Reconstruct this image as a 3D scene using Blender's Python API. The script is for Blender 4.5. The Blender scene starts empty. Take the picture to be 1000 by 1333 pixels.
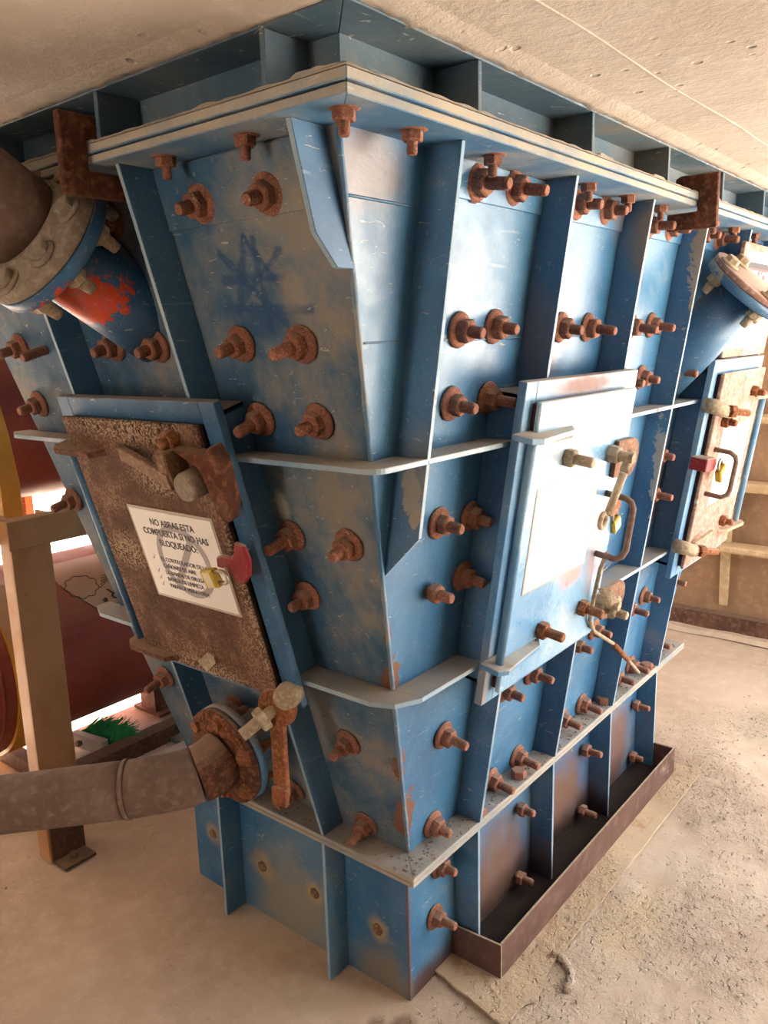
import bpy, bmesh, math, random
from mathutils import Matrix, Vector, noise
random.seed(7)
SC = bpy.context.scene
COL = SC.collection

# ------------------------------------------------------------------ camera
cam_d = bpy.data.cameras.new('camera')
cam = bpy.data.objects.new('camera', cam_d)
COL.objects.link(cam)
cam_d.sensor_fit = 'VERTICAL'
cam_d.sensor_height = 36.0
cam_d.lens = 1051.58 / 1333.0 * 36.0
cam_d.clip_start = 0.02
cam_d.clip_end = 200
_a, _b, _c = math.radians(-50.91831), math.radians(78.02223), math.radians(-1.59252)
cam.matrix_world = (Matrix.Translation((-1.26315, -0.98728, 1.5)) @ Matrix.Rotation(_a, 4, 'Z')
                    @ Matrix.Rotation(_b, 4, 'X') @ Matrix.Rotation(_c, 4, 'Z'))
SC.camera = cam

# ------------------------------------------------------------------ world and exposure
world = bpy.data.worlds.new('overcast_sky')
SC.world = world
world.use_nodes = True
bg = world.node_tree.nodes['Background']
bg.inputs[0].default_value = (0.97, 0.98, 1.0, 1)
bg.inputs[1].default_value = 3.4
sun_d = bpy.data.lights.new('sun', 'SUN')
sun_d.energy = 60.0
sun_d.angle = math.radians(0.6)
sun_d.color = (1.0, 0.965, 0.92)
sun = bpy.data.objects.new('sun', sun_d)
COL.objects.link(sun)
sun.rotation_euler = Vector((-0.35, -0.78, -1.15)).to_track_quat('-Z', 'Y').to_euler()   # from beyond the tanks, high
SC.view_settings.view_transform = 'Standard'
SC.view_settings.look = 'None'
SC.view_settings.gamma = 1.0
SC.view_settings.use_curve_mapping = False
SC.view_settings.exposure = 0.58
SC.cycles.use_denoising = True

# ------------------------------------------------------------------ helpers
def lin(c):
    if isinstance(c, str):
        c = [int(c[i:i + 2], 16) / 255 for i in (0, 2, 4)]
    return tuple((x / 12.92 if x <= 0.04045 else ((x + 0.055) / 1.055) ** 2.4) for x in c) + (1.0,)

class NT:
    """small wrapper that writes a material's nodes"""
    def __init__(s, name):
        s.m = bpy.data.materials.new(name)
        s.m.use_nodes = True
        s.t = s.m.node_tree
        s.b = s.t.nodes['Principled BSDF']
        s._co = None
    def n(s, typ, **kw):
        nd = s.t.nodes.new(typ)
        for k, v in kw.items():
            setattr(nd, k, v)
        return nd
    def put(s, sock, v):
        if isinstance(v, bpy.types.NodeSocket):
            s.t.links.new(v, sock)
        elif v is not None:
            if sock.type == 'RGBA' and isinstance(v, (tuple, list)) and len(v) == 3:
                v = tuple(v) + (1,)
            sock.default_value = v
    def co(s):
        if s._co is None:
            s._co = s.n('ShaderNodeTexCoord').outputs['Object']
        return s._co
    def mapped(s, scale, loc=(0, 0, 0)):
        m = s.n('ShaderNodeMapping')
        s.put(m.inputs['Vector'], s.co())
        m.inputs['Scale'].default_value = scale
        m.inputs['Location'].default_value = loc
        return m.outputs[0]
    def noise(s, scale, detail=5, rough=0.6, vec=None, dist=0.0):
        nd = s.n('ShaderNodeTexNoise')
        s.put(nd.inputs['Vector'], vec if vec is not None else s.co())
        nd.inputs['Scale'].default_value = scale
        nd.inputs['Detail'].default_value = detail
        nd.inputs['Roughness'].default_value = rough
        nd.inputs['Distortion'].default_value = dist
        return nd.outputs[0]
    def voro(s, scale, vec=None, feature='F1', rnd=1.0):
        nd = s.n('ShaderNodeTexVoronoi', feature=feature)
        s.put(nd.inputs['Vector'], vec if vec is not None else s.co())
        nd.inputs['Scale'].default_value = scale
        nd.inputs['Randomness'].default_value = rnd
        return nd.outputs[0]
    def math(s, op, a, b=None, c=None, clamp=False):
        nd = s.n('ShaderNodeMath', operation=op, use_clamp=clamp)
        s.put(nd.inputs[0], a)
        if b is not None: s.put(nd.inputs[1], b)
        if c is not None: s.put(nd.inputs[2], c)
        return nd.outputs[0]
    def step(s, v, lo, hi, a=0.0, b=1.0):
        nd = s.n('ShaderNodeMapRange', interpolation_type='SMOOTHSTEP')
        s.put(nd.inputs[0], v)
        nd.inputs[1].default_value, nd.inputs[2].default_value = lo, hi
        nd.inputs[3].default_value, nd.inputs[4].default_value = a, b
        return nd.outputs[0]
    def mix(s, f, a, b):
        nd = s.n('ShaderNodeMix', data_type='RGBA')
        s.put(nd.inputs[0], f)
        s.put(nd.inputs[6], a)
        s.put(nd.inputs[7], b)
        return nd.outputs[2]
    def up(s):
        g = s.n('ShaderNodeNewGeometry')
        sp = s.n('ShaderNodeSeparateXYZ')
        s.put(sp.inputs[0], g.outputs['True Normal'])
        return sp.outputs[2]
    def xyz(s):
        sp = s.n('ShaderNodeSeparateXYZ')
        s.put(sp.inputs[0], s.co())
        return sp.outputs
    def blob(s, c, r, soft=0.5, nz=None, amt=0.8):
        """mask of an ellipsoidal stain about c with radii r, edge broken by noise"""
        m = s.n('ShaderNodeMapping')
        m.vector_type = 'TEXTURE'
        s.put(m.inputs['Vector'], s.co())
        m.inputs['Location'].default_value = c
        m.inputs['Scale'].default_value = r
        ln = s.n('ShaderNodeVectorMath', operation='LENGTH')
        s.put(ln.inputs[0], m.outputs[0])
        d = ln.outputs['Value']
        if nz is not None:
            d = s.math('ADD', d, s.math('MULTIPLY', s.math('SUBTRACT', nz, 0.5), amt))
        return s.step(d, 1 - soft, 1 + soft * 0.3, 1, 0)
    def stroke(s, a, b, w, nz=None):
        """mask of a finger-wide line from a to b"""
        a, b = Vector(a), Vector(b)
        ab = b - a
        def vm(op, x, y=None):
            nd = s.n('ShaderNodeVectorMath', operation=op)
            s.put(nd.inputs[0], x)
            if y is not None: s.put(nd.inputs[1], y)
            return nd
        pa = vm('SUBTRACT', s.co(), tuple(a)).outputs[0]
        t = s.math('MULTIPLY', vm('DOT_PRODUCT', pa, tuple(ab)).outputs['Value'], 1 / ab.length_squared, clamp=True)
        nd = s.n('ShaderNodeVectorMath', operation='SCALE')
        nd.inputs[0].default_value = tuple(ab)
        s.put(nd.inputs['Scale'], t)
        d = vm('LENGTH', vm('SUBTRACT', pa, nd.outputs[0]).outputs[0]).outputs['Value']
        if nz is not None:
            d = s.math('ADD', d, s.math('MULTIPLY', s.math('SUBTRACT', nz, 0.5), w * 2.2))
        return s.step(d, w * 0.3, w, 1, 0)
    def done(s, col, rough, metal=0.0, bump=None, bstr=0.3, bdist=0.01, spec=0.5):
        s.put(s.b.inputs['Base Color'], col)
        s.put(s.b.inputs['Roughness'], rough)
        s.put(s.b.inputs['Metallic'], metal)
        s.b.inputs['Specular IOR Level'].default_value = spec
        if bump is not None:
            bp = s.n('ShaderNodeBump')
            bp.inputs['Strength'].default_value = bstr
            bp.inputs['Distance'].default_value = bdist
            s.put(bp.inputs['Height'], bump)
            s.put(s.b.inputs['Normal'], bp.outputs[0])
        return s.m

DUST = lin('a99a88')
RUST1, RUST2, RUST3 = lin('7c4630'), lin('4e2f25'), lin('a8694a')

def paint(name, dark, light, dust=0.35, rust=0.1, rough=0.36, patches=(), strokes=(), seed=0.0, dustcol=DUST, scr=0.6, spec=0.6, splash=(), marks=()):
    m = NT(name)
    v0 = m.mapped((1, 1, 1), (seed, seed * 1.7, seed * 0.6))
    n1 = m.noise(3.5, 6, 0.62, v0, 0.4)
    n2 = m.noise(11, 6, 0.7, v0, 0.3)
    n3 = m.noise(90, 3, 0.6, v0)
    st = m.noise(1.0, 5, 0.65, m.mapped((34, 34, 3.2), (seed, 0, 0)))
    col = m.mix(m.step(n1, 0.3, 0.7), dark, light)
    col = m.mix(m.step(st, 0.5, 0.75, 0, 0.35), col, light)
    # dust film: cloudy, streaked, thick on faces that look up
    dm = m.math('ADD', m.math('MULTIPLY', n1, 0.65), m.math('MULTIPLY', n2, 0.35))
    film = m.step(dm, 0.62 - 0.3 * dust, 0.78 - 0.22 * dust, 0, min(0.95, 0.25 + dust))
    for a, b, w in strokes:
        film = m.math('MULTIPLY', film, m.math('SUBTRACT', 1.0, m.stroke(a, b, w, n2)))
    upf = m.step(m.up(), 0.25, 0.8, 0, 1.0)
    upf = m.math('MULTIPLY', upf, m.step(n2, 0.25, 0.6, 0.55, 1.0))
    film = m.math('MAXIMUM', film, upf)
    col = m.mix(film, col, dustcol)
    for a, b, w in marks:
        col = m.mix(m.math('MULTIPLY', m.stroke(a, b, w, n2), 0.75), col, lin('234d76'))
    for (c, r, colr) in splash:
        nz = m.noise(26, 5, 0.7, m.mapped((1, 1, 1)), 0.5)
        col = m.mix(m.blob(c, r, 0.12, nz, 3.2), col, colr)
    # scratches and flakes
    sc = m.step(m.noise(38, 2, 0.4, m.mapped((1, 1, 4.0), (seed + 3, 1, 2)), 1.2), 0.70, 0.74, 0, scr)
    col = m.mix(sc, col, lin('c9c2b4'))
    mp = m.n('ShaderNodeMapping')
    m.put(mp.inputs['Vector'], v0)
    mp.inputs['Rotation'].default_value = (0.7, 0.5, 0.9)
    mp.inputs['Scale'].default_value = (7, 75, 75)
    scf = m.step(m.noise(1.0, 2, 0.5, mp.outputs[0], 0.3), 0.68, 0.74, 0, 0.5 * scr)
    col = m.mix(scf, col, lin('aab7be'))
    n4 = m.noise(24, 5, 0.7, v0, 0.6)
    col = m.mix(m.step(n4, 0.50, 0.72, 0, 0.30), col, light)
    col = m.mix(m.math('MULTIPLY', m.step(m.noise(150, 2, 0.5, v0), 0.64, 0.70), m.step(n1, 0.42, 0.62, 0.1, 0.55)), col, dustcol)
    pit = m.step(n3, 0.70, 0.76, 0, 0.7)
    col = m.mix(pit, col, lin('30302f'))
    # rust breaking through
    rn = m.noise(5.5, 8, 0.72, m.mapped((1, 1, 0.6), (seed + 7, 2, 5)), 0.5)
    rm = m.step(rn, 0.74 - 0.22 * rust, 0.78 - 0.2 * rust, 0, 0.9)
    rc = m.mix(n2, RUST2, RUST3)
    for (c, r, colr, stg) in patches:
        pm = m.math('MULTIPLY', m.blob(c, r, 0.7, n2, 1.2), stg)
        if colr is None:
            rm = m.math('MAXIMUM', rm, pm)
        else:
            col = m.mix(pm, col, colr)
    col = m.mix(rm, col, rc)
    rg = m.math('MAXIMUM', m.step(n2, 0.3, 0.75, rough - 0.08, rough + 0.16), m.math('MULTIPLY', m.math('MAXIMUM', film, rm), 0.82))
    h = m.math('ADD', m.math('MULTIPLY', n2, 0.5), m.math('MULTIPLY', m.math('ADD', rm, film), 0.35))
    return m.done(col, rg, 0.0, h, 0.35, 0.006, spec)

def rusty(name, c1=RUST2, c2=RUST1, c3=RUST3, dust=0.25, scale=1.0, bstr=0.6, metal=0.0, pits=0.0, dustcol=lin('b7a58f'), rnd=False):
    m = NT(name)
    vec = None
    if rnd:
        oi = m.n('ShaderNodeObjectInfo')
        cb = m.n('ShaderNodeCombineXYZ')
        for i in range(3):
            m.put(cb.inputs[i], m.math('MULTIPLY', oi.outputs['Random'], 7.0 + 5 * i))
        ad = m.n('ShaderNodeVectorMath', operation='ADD')
        m.put(ad.inputs[0], m.co()); m.put(ad.inputs[1], cb.outputs[0])
        vec = ad.outputs[0]
    n1 = m.noise(9 * scale, 7, 0.7, vec, 0.4)
    n2 = m.noise(60 * scale, 4, 0.6, vec)
    n3 = m.noise(3 * scale, 5, 0.6, vec, 0.2)
    col = m.mix(m.step(n1, 0.3, 0.7), c1, c2)
    col = m.mix(m.step(n2, 0.45, 0.72, 0, 0.8), col, c3)
    if rnd:
        col = m.mix(m.math('MULTIPLY', oi.outputs['Random'], 0.45), col, lin('7d5348'))
    dm = m.step(m.math('ADD', m.math('MULTIPLY', n3, 0.6), m.math('MULTIPLY', n2, 0.4)), 0.66 - 0.25 * dust, 0.72 - 0.15 * dust, 0, min(0.95, 0.3 + dust))
    dm = m.math('MAXIMUM', dm, m.step(m.up(), 0.4, 0.9, 0, min(0.7, dust * 1.6)))
    col = m.mix(dm, col, dustcol)
    if pits:
        pt = m.step(m.voro(75, m.mapped((1, 1, 0.7))), 0.22, 0.34, 1, 0)
        pt = m.math('MULTIPLY', pt, m.step(n3, 0.48, 0.62, 0, pits))
        col = m.mix(pt, col, lin('2a1c17'))
    return m.done(col, 0.85, metal, m.math('ADD', n1, m.math('MULTIPLY', n2, 0.6)), bstr, 0.004, 0.3)

def plain(name, c, rough=0.6, metal=0.0, var=0.12, scale=14, spec=0.5, bstr=0.15):
    m = NT(name)
    n1 = m.noise(scale, 5, 0.6)
    c = lin(c) if isinstance(c, str) else c
    d = tuple(x * (1 - var * 2) for x in c[:3]) + (1,)
    return m.done(m.mix(m.step(n1, 0.3, 0.7), d, c), rough, metal, n1, bstr, 0.003, spec)

# world matrices kept by hand (no depsgraph updates needed)
W = {}
I4 = Matrix.Identity(4)

def put(o, parent=None, M=None):
    M = M if M is not None else I4.copy()
    if parent is not None:
        o.parent = parent
        o.matrix_parent_inverse = W[parent.name].inverted()
    o.matrix_basis = M
    COL.objects.link(o)
    W[o.name] = M.copy()
    return o

def tag(o, label, cat=None, group=None, kind=None):
    if label: o['label'] = label
    if cat: o['category'] = cat
    if group: o['group'] = group
    if kind: o['kind'] = kind
    return o

def thing(name, loc, label, cat, group=None):
    e = bpy.data.objects.new(name, None)
    e.empty_display_size = 0.1
    put(e, None, Matrix.Translation(loc))
    return tag(e, label, cat, group)

class MB:
    """collects verts and faces; build() links them as one mesh object"""
    def __init__(s):
        s.v, s.f, s.sm, s.mi = [], [], [], []
    def add(s, vs, fs, smooth=False, mi=0):
        o = len(s.v)
        s.v += [tuple(v) for v in vs]
        for i, f in enumerate(fs):
            s.f.append([o + k for k in f])
            s.sm.append(smooth)
            s.mi.append(mi[i] if isinstance(mi, list) else mi)
        return s
    def box(s, a, b, M=None, mi=0):
        x0, y0, z0 = a; x1, y1, z1 = b
        vs = [Vector(p) for p in ((x0, y0, z0), (x1, y0, z0), (x1, y1, z0), (x0, y1, z0), (x0, y0, z1), (x1, y0, z1), (x1, y1, z1), (x0, y1, z1))]
        if M is not None: vs = [M @ v for v in vs]
        return s.add(vs, [(3, 2, 1, 0), (4, 5, 6, 7), (0, 1, 5, 4), (1, 2, 6, 5), (2, 3, 7, 6), (3, 0, 4, 7)], False, mi)
    def prism(s, poly, d, mi=0, mi_edge=None, smooth_edge=False):
        """poly: list of 3D points (planar), d: extrusion vector"""
        d = Vector(d)
        p = [Vector(q) for q in poly]
        n = len(p)
        nrm = Vector((0, 0, 0))
        for i in range(n):
            nrm += (p[i] - p[0]).cross(p[(i + 1) % n] - p[0])
        if nrm.dot(d) > 0:
            p = p[::-1]
        q = [a + d for a in p]
        o = len(s.v)
        s.v += [tuple(a) for a in p] + [tuple(a) for a in q]
        s.f.append([o + i for i in range(n)]); s.sm.append(False); s.mi.append(mi)
        s.f.append([o + n + i for i in range(n - 1, -1, -1)]); s.sm.append(False); s.mi.append(mi)
        for i in range(n):
            j = (i + 1) % n
            s.f.append([o + j, o + i, o + n + i, o + n + j]); s.sm.append(smooth_edge)
            s.mi.append(mi if mi_edge is None else mi_edge)
        return s
    def lathe(s, prof, n=20, M=None, smooth=True, cap=True, jit=0.0, mi=0):
        """prof: list of (r, z) along local Z"""
        vs = []
        for (r, z) in prof:
            for k in range(n):
                a = 2 * math.pi * k / n
                rr = r * (1 + jit * (random.random() - 0.5))
                vs.append(Vector((rr * math.cos(a), rr * math.sin(a), z + jit * r * (random.random() - 0.5) * 0.4)))
        if M is not None: vs = [M @ v for v in vs]
        fs = []
        for i in range(len(prof) - 1):
            for k in range(n):
                k2 = (k + 1) % n
                fs.append((i * n + k, i * n + k2, (i + 1) * n + k2, (i + 1) * n + k))
        s.add(vs, fs, smooth, mi)
        if cap:
            o = len(s.v) - len(vs)
            s.f.append([o + k for k in range(n - 1, -1, -1)]); s.sm.append(False); s.mi.append(mi)
            o2 = o + (len(prof) - 1) * n
            s.f.append([o2 + k for k in range(n)]); s.sm.append(False); s.mi.append(mi)
        return s
    def tube(s, pts, r, n=12, smooth=True, cap=True, mi=0):
        pts = [Vector(p) for p in pts]
        rs = r if isinstance(r, (list, tuple)) else [r] * len(pts)
        vs = []
        ref = None
        for i, p in enumerate(pts):
            t = (pts[min(i + 1, len(pts) - 1)] - pts[max(i - 1, 0)]).normalized()
            if ref is None:
                ref = t.orthogonal().normalized()
            ref = (ref - t * ref.dot(t)).normalized()
            b = t.cross(ref)
            for k in range(n):
                a = 2 * math.pi * k / n
                vs.append(p + (ref * math.cos(a) + b * math.sin(a)) * rs[i])
        fs = []
        for i in range(len(pts) - 1):
            for k in range(n):
                k2 = (k + 1) % n
                fs.append((i * n + k, i * n + k2, (i + 1) * n + k2, (i + 1) * n + k))
        o = len(s.v)
        s.add(vs, fs, smooth, mi)
        if cap:
            s.f.append([o + k for k in range(n - 1, -1, -1)]); s.sm.append(False); s.mi.append(mi)
            o2 = o + (len(pts) - 1) * n
            s.f.append([o2 + k for k in range(n)]); s.sm.append(False); s.mi.append(mi)
        return s
    def hexa(s, r, z0, z1, M=None, cham=0.12):
        vs = []
        for (rr, z) in ((r * (1 - cham), z0), (r, z0 + (z1 - z0) * 0.12), (r, z1 - (z1 - z0) * 0.15), (r * (1 - cham), z1)):
            for k in range(6):
                a = math.pi / 3 * k
                vs.append(Vector((rr * math.cos(a), rr * math.sin(a), z)))
        if M is not None: vs = [M @ v for v in vs]
        fs = [tuple(range(5, -1, -1)), tuple(range(18, 24))]
        for i in range(3):
            for k in range(6):
                k2 = (k + 1) % 6
                fs.append((i * 6 + k, i * 6 + k2, (i + 1) * 6 + k2, (i + 1) * 6 + k))
        return s.add(vs, fs)
    def mesh(s, name, mats):
        me = bpy.data.meshes.new(name)
        me.from_pydata(s.v, [], s.f)
        me.polygons.foreach_set('use_smooth', s.sm)
        me.polygons.foreach_set('material_index', s.mi)
        for m in (mats if isinstance(mats, (list, tuple)) else [mats]):
            me.materials.append(m)
        me.update()
        return me
    def build(s, name, mats, parent=None, M=None, bevel=0.0):
        me = s.mesh(name, mats)
        if bevel:
            bm = bmesh.new(); bm.from_mesh(me)
            es = [e for e in bm.edges if len(e.link_faces) == 2 and e.calc_face_angle(0) > 0.6]
            bmesh.ops.bevel(bm, geom=es, offset=bevel, segments=1, affect='EDGES', clamp_overlap=True)
            bm.to_mesh(me); bm.free()
        return put(bpy.data.objects.new(name, me), parent, M)

def link_mesh(name, me, parent, M):
    return put(bpy.data.objects.new(name, me), parent, M)

def frame_on(origin, n, upref=(0, 0, 1)):
    """matrix with +Z along n"""
    n = Vector(n).normalized()
    u = Vector(upref).cross(n)
    if u.length < 1e-4: u = Vector((1, 0, 0)).cross(n)
    u.normalize()
    v = n.cross(u)
    M = Matrix((u, v, n)).transposed().to_4x4()
    M.translation = Vector(origin)
    return M

def text_mesh(name, body, size, mat, align='CENTER', width=1.0, bold=0.0):
    cu = bpy.data.curves.new(name, 'FONT')
    cu.body = body
    cu.size = size
    cu.align_x = align
    cu.align_y = 'CENTER'
    cu.extrude = 0.0002
    cu.offset = bold
    cu.resolution_u = 3
    t = bpy.data.objects.new('tmp_text', cu)
    COL.objects.link(t)
    dg = bpy.context.evaluated_depsgraph_get()
    me = bpy.data.meshes.new_from_object(t.evaluated_get(dg))
    bpy.data.objects.remove(t)
    bpy.data.curves.remove(cu)
    me.name = name
    if width != 1.0:
        me.transform(Matrix.Diagonal((width, 1, 1, 1)))
    me.materials.clear()
    me.materials.append(mat)
    return me

# ------------------------------------------------------------------ the hopper's geometry
SL, SR = 0.2784, 0.152                 # how far the two walls lean out per metre of height
ZB, ZT = 0.385, 1.786                  # lower and upper flange
LX, LY = 1.526, 0.766                  # size of the base
RD = 0.067                             # rib depth
CL, CR = 1 / math.sqrt(1 + SL * SL), 1 / math.sqrt(1 + SR * SR)
def wl(z): return -SL * (z - ZB)                    # X of the left wall at height z
def wr(z): return -0.005 - SR * (z - ZB)            # Y of the right wall
def wl2(z): return LX + SL * (z - ZB)               # X of the far end wall
def wr2(z): return LY + 0.005 + SR * (z - ZB)       # Y of the rear wall
NL, NR = Vector((-1, 0, -SL)).normalized(), Vector((0, -1, -SR)).normalized()
VL, VR = Vector((-SL, 0, 1)).normalized(), Vector((0, -SR, 1)).normalized()
def on_left(y, z, o=0.0): return Vector((wl(z) - o, y, z))
def on_right(x, z, o=0.0): return Vector((x, wr(z) - o, z))
def face_left(y, z, o=0.0):
    M = Matrix((Vector((0, -1, 0)), VL, NL)).transposed().to_4x4(); M.translation = on_left(y, z, o); return M
def face_right(x, z, o=0.0):
    M = Matrix((Vector((1, 0, 0)), VR, NR)).transposed().to_4x4(); M.translation = on_right(x, z, o); return M
RIBX = [-0.187, 0.193, 0.573, 0.953, 1.333, 1.713]
RIBY = [-0.190, 0.194, 0.571, 0.955]

# ------------------------------------------------------------------ materials
BD, BL_ = lin('1d4d80'), lin('3a78ac')
CORNER = [((wl(z), wr(z), z), r, lin('7d5038')) for z, r in ((0.47, (0.020, 0.03, 0.10)), (0.62, (0.012, 0.02, 0.07)), (0.86, (0.022, 0.03, 0.05)), (0.95, (0.008, 0.012, 0.03)))]
M_paint = paint('blue_paint', lin('2d6089'), lin('4c84ab'), 0.16, 0.12, 0.36, seed=1.0, spec=0.8,
                patches=[((1.11, -0.12, 1.03), (0.13, 0.25, 0.26), lin('5b4034'), 1.0),
                         ((0.33, -0.16, 1.50), (0.03, 0.1, 0.16), lin('6d4a3c'), 0.5),
                         ((-0.33, -0.2, 1.74), (0.10, 0.2, 0.07), lin('7c5d4a'), 0.75),
                         ((0.60, -0.2, 1.74), (0.09, 0.2, 0.05), lin('8a7262'), 0.7)], splash=CORNER)
star = []
def S(y, z): return (wl(z), y, z)
for a, b in (((0.02, 1.665), (0.075, 1.55)), ((0.02, 1.665), (-0.055, 1.56)), ((0.09, 1.605), (-0.06, 1.60)), ((0.085, 1.645), (-0.03, 1.53)),
             ((0.0, 1.66), (0.01, 1.53)), ((-0.05, 1.64), (0.06, 1.57)), ((0.1, 1.56), (-0.09, 1.55))):
    star.append((S(*a), S(*b), 0.011))
M_paint_dusty = paint('dusty_blue_paint', lin('2f5573'), lin('50758f'), 0.70, 0.08, 0.6, seed=4.0, spec=0.35, marks=star, splash=CORNER, dustcol=lin('93897c'),
                      patches=[(S(0.09, 1.35), (0.2, 0.12, 0.07), lin('1f4d78'), 0.75), (S(0.03, 1.53), (0.2, 0.1, 0.035), lin('1f4d78'), 0.7),
                               (S(0.10, 1.20), (0.05, 0.018, 0.035), lin('c8c2b6'), 0.9),
                               (S(-0.06, 1.58), (0.2, 0.035, 0.04), lin('a49682'), 0.6)])
M_rib = paint('rib_blue_paint', lin('365f84'), lin('5180a5'), 0.28, 0.1, 0.42, seed=9.0,
              splash=[((0.953, -0.275, 1.67), (0.1, 0.035, 0.14), lin('a8967f')), ((0.953, -0.185, 1.07), (0.1, 0.022, 0.21), lin('b5aa9c')), ((0.573, -0.275, 1.70), (0.1, 0.03, 0.07), lin('8b8276')), ((-0.187, -0.18, 1.24), (0.1, 0.02, 0.05), lin('9a9184'))],
              patches=[((0.573, -0.27, 1.70), (0.1, 0.05, 0.09), lin('8b8276'), 0.8),
                       ((-0.187, -0.2, 1.27), (0.03, 0.05, 0.1), lin('9a9184'), 0.5),
                       ((0.193, -0.2, 1.5), (0.05, 0.05, 0.12), lin('6d5a50'), 0.5)])
M_edge = paint('worn_lit_plate_edge', lin('6f93ab'), lin('a9bcc6'), 0.35, 0.55, 0.5, seed=12.0)  # worn, dusty edges; the paleness also stands for light falling on them
M_flange = paint('dusty_flange_paint', lin('3d6f98'), lin('6b92ac'), 0.62, 0.22, 0.6, seed=15.0, dustcol=lin('aaa193'))
M_flange_edge = paint('caked_flange_edge', lin('82898c'), lin('a39f97'), 0.75, 0.25, 0.7, seed=17.0, dustcol=lin('b3a692'))
M_collar = paint('dark_collar_paint', lin('3a5468'), lin('587282'), 0.5, 0.1, 0.5, seed=20.0, dustcol=lin('837c70'))
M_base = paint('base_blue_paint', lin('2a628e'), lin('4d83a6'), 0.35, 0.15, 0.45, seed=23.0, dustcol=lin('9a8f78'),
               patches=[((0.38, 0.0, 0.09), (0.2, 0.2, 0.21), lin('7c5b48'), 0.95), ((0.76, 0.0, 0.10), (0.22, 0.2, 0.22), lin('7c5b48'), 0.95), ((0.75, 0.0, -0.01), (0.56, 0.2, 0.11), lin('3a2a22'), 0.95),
                        ((1.15, 0.0, 0.14), (0.17, 0.2, 0.2), lin('7a5543'), 0.9), ((1.43, 0.0, 0.14), (0.1, 0.2, 0.2), lin('7a5543'), 0.9),
                        ((0.08, 0.0, 0.0), (0.13, 0.02, 0.06), lin('54392c'), 0.95), ((0.0, 0.08, 0.0), (0.02, 0.1, 0.12), lin('8b7a60'), 0.8),
                        ((0.0, 0.38, 0.06), (0.02, 0.18, 0.2), lin('9a8e72'), 0.75), ((0.0, 0.0, 0.2), (0.007, 0.007, 0.3), lin('7a4a33'), 0.8),
                        ((0.0, 0.093, 0.141), (0.02, 0.034, 0.038), lin('b59a62'), 0.85), ((0.0, 0.297, 0.145), (0.02, 0.034, 0.038), lin('b59a62'), 0.85),
                        ((0.0, 0.489, 0.139), (0.02, 0.05, 0.05), lin('b59a62'), 0.7), ((0.0, 0.69, 0.157), (0.02, 0.034, 0.038), lin('b59a62'), 0.7)])
M_bolt = rusty('bolt_rust', lin('7a4a39'), lin('a06851'), lin('c2917a'), 0.25, 5.0, 0.5, rnd=True)
M_rust = rusty('heavy_rust', lin('41281f'), lin('6b4030'), lin('93604a'), 0.25, 1.0, 0.8)
def rusted_door():
    m = NT('rusted_door')
    n1 = m.noise(7, 6, 0.65, None, 0.5); n2 = m.noise(45, 4, 0.6); n3 = m.noise(16, 5, 0.7)
    base = m.mix(m.step(n1, 0.3, 0.7), lin('4b3026'), lin('6e4838'))
    base = m.mix(m.step(n3, 0.5, 0.75, 0, 0.7), base, lin('86604a'))
    cream = None
    def dl(y, z): return (wl(z) - 0.12, y, z)
    for (y, z, ry, rz) in ((0.34, 1.36, 0.24, 0.055), (0.60, 1.05, 0.055, 0.35), (0.40, 0.80, 0.24, 0.06), (0.13, 1.0, 0.035, 0.35), (0.50, 1.075, 0.10, 0.055), (0.30, 1.26, 0.10, 0.05)):
        b = m.blob(dl(y, z), (0.3, ry, rz), 0.8, n3, 1.1)
        cream = b if cream is None else m.math('MAXIMUM', cream, b)
    spk = m.step(m.math('ADD', m.math('MULTIPLY', m.noise(190, 3, 0.6), 0.75), m.math('MULTIPLY', n3, 0.25)), 0.47, 0.55)
    cream = m.math('MAXIMUM', m.math('MULTIPLY', cream, 0.9), m.step(n1, 0.45, 0.7, 0.08, 0.5))
    col = m.mix(m.math('MULTIPLY', cream, m.math('MULTIPLY', spk, 0.95)), base, lin('b9a283'))
    pit = m.step(m.voro(70, m.mapped((1, 1, 0.55))), 0.2, 0.3, 1, 0)
    pit = m.math('MULTIPLY', pit, m.blob(dl(0.34, 1.36), (0.3, 0.24, 0.06), 0.6, n3, 0.8))
    col = m.mix(pit, col, lin('2a1a14'))
    return m.done(col, 0.85, 0, m.math('ADD', n3, m.math('MULTIPLY', n2, 0.5)), 0.6, 0.004, 0.3)
M_rustdoor = rusted_door()
M_rustorange = rusty('orange_rust', lin('6a3f28'), lin('92593a'), lin('b57c52'), 0.2, 2.0, 0.9)
M_tray = rusty('brown_rusted_plate', lin('5c4239'), lin('6f5247'), lin('7c6056'), 0.1, 0.4, 0.25)
M_lightrust = rusty('pale_rusted_plate', lin('8a6355'), lin('b08c7c'), lin('cfb3a6'), 0.45, 1.2, 0.5, dustcol=lin('d6c9be'))
M_pipe = rusty('grey_rusted_pipe', lin('6b5348'), lin('7c655a'), lin('8a786d'), 0.12, 0.8, 0.3, dustcol=lin('8f8b84'))
M_dustpipe = rusty('dust_caked_steel', lin('78695c'), lin('978877'), lin('a99c8c'), 0.45, 1.2, 0.5, dustcol=lin('aaa08f'))
M_bare = rusty('pale_bolt_steel', lin('8f7c66'), lin('b3a086'), lin('cdbfa6'), 0.3, 2.0, 0.5)
M_rust2 = rusty('brown_lug_rust', lin('6b4a3a'), lin('8b6650'), lin('ab8870'), 0.3, 1.6, 0.6)
M_bare2 = rusty('tan_rusted_clamp', lin('6b4c3a'), lin('8a6950'), lin('a98a6c'), 0.2, 2.0, 0.6)
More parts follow.
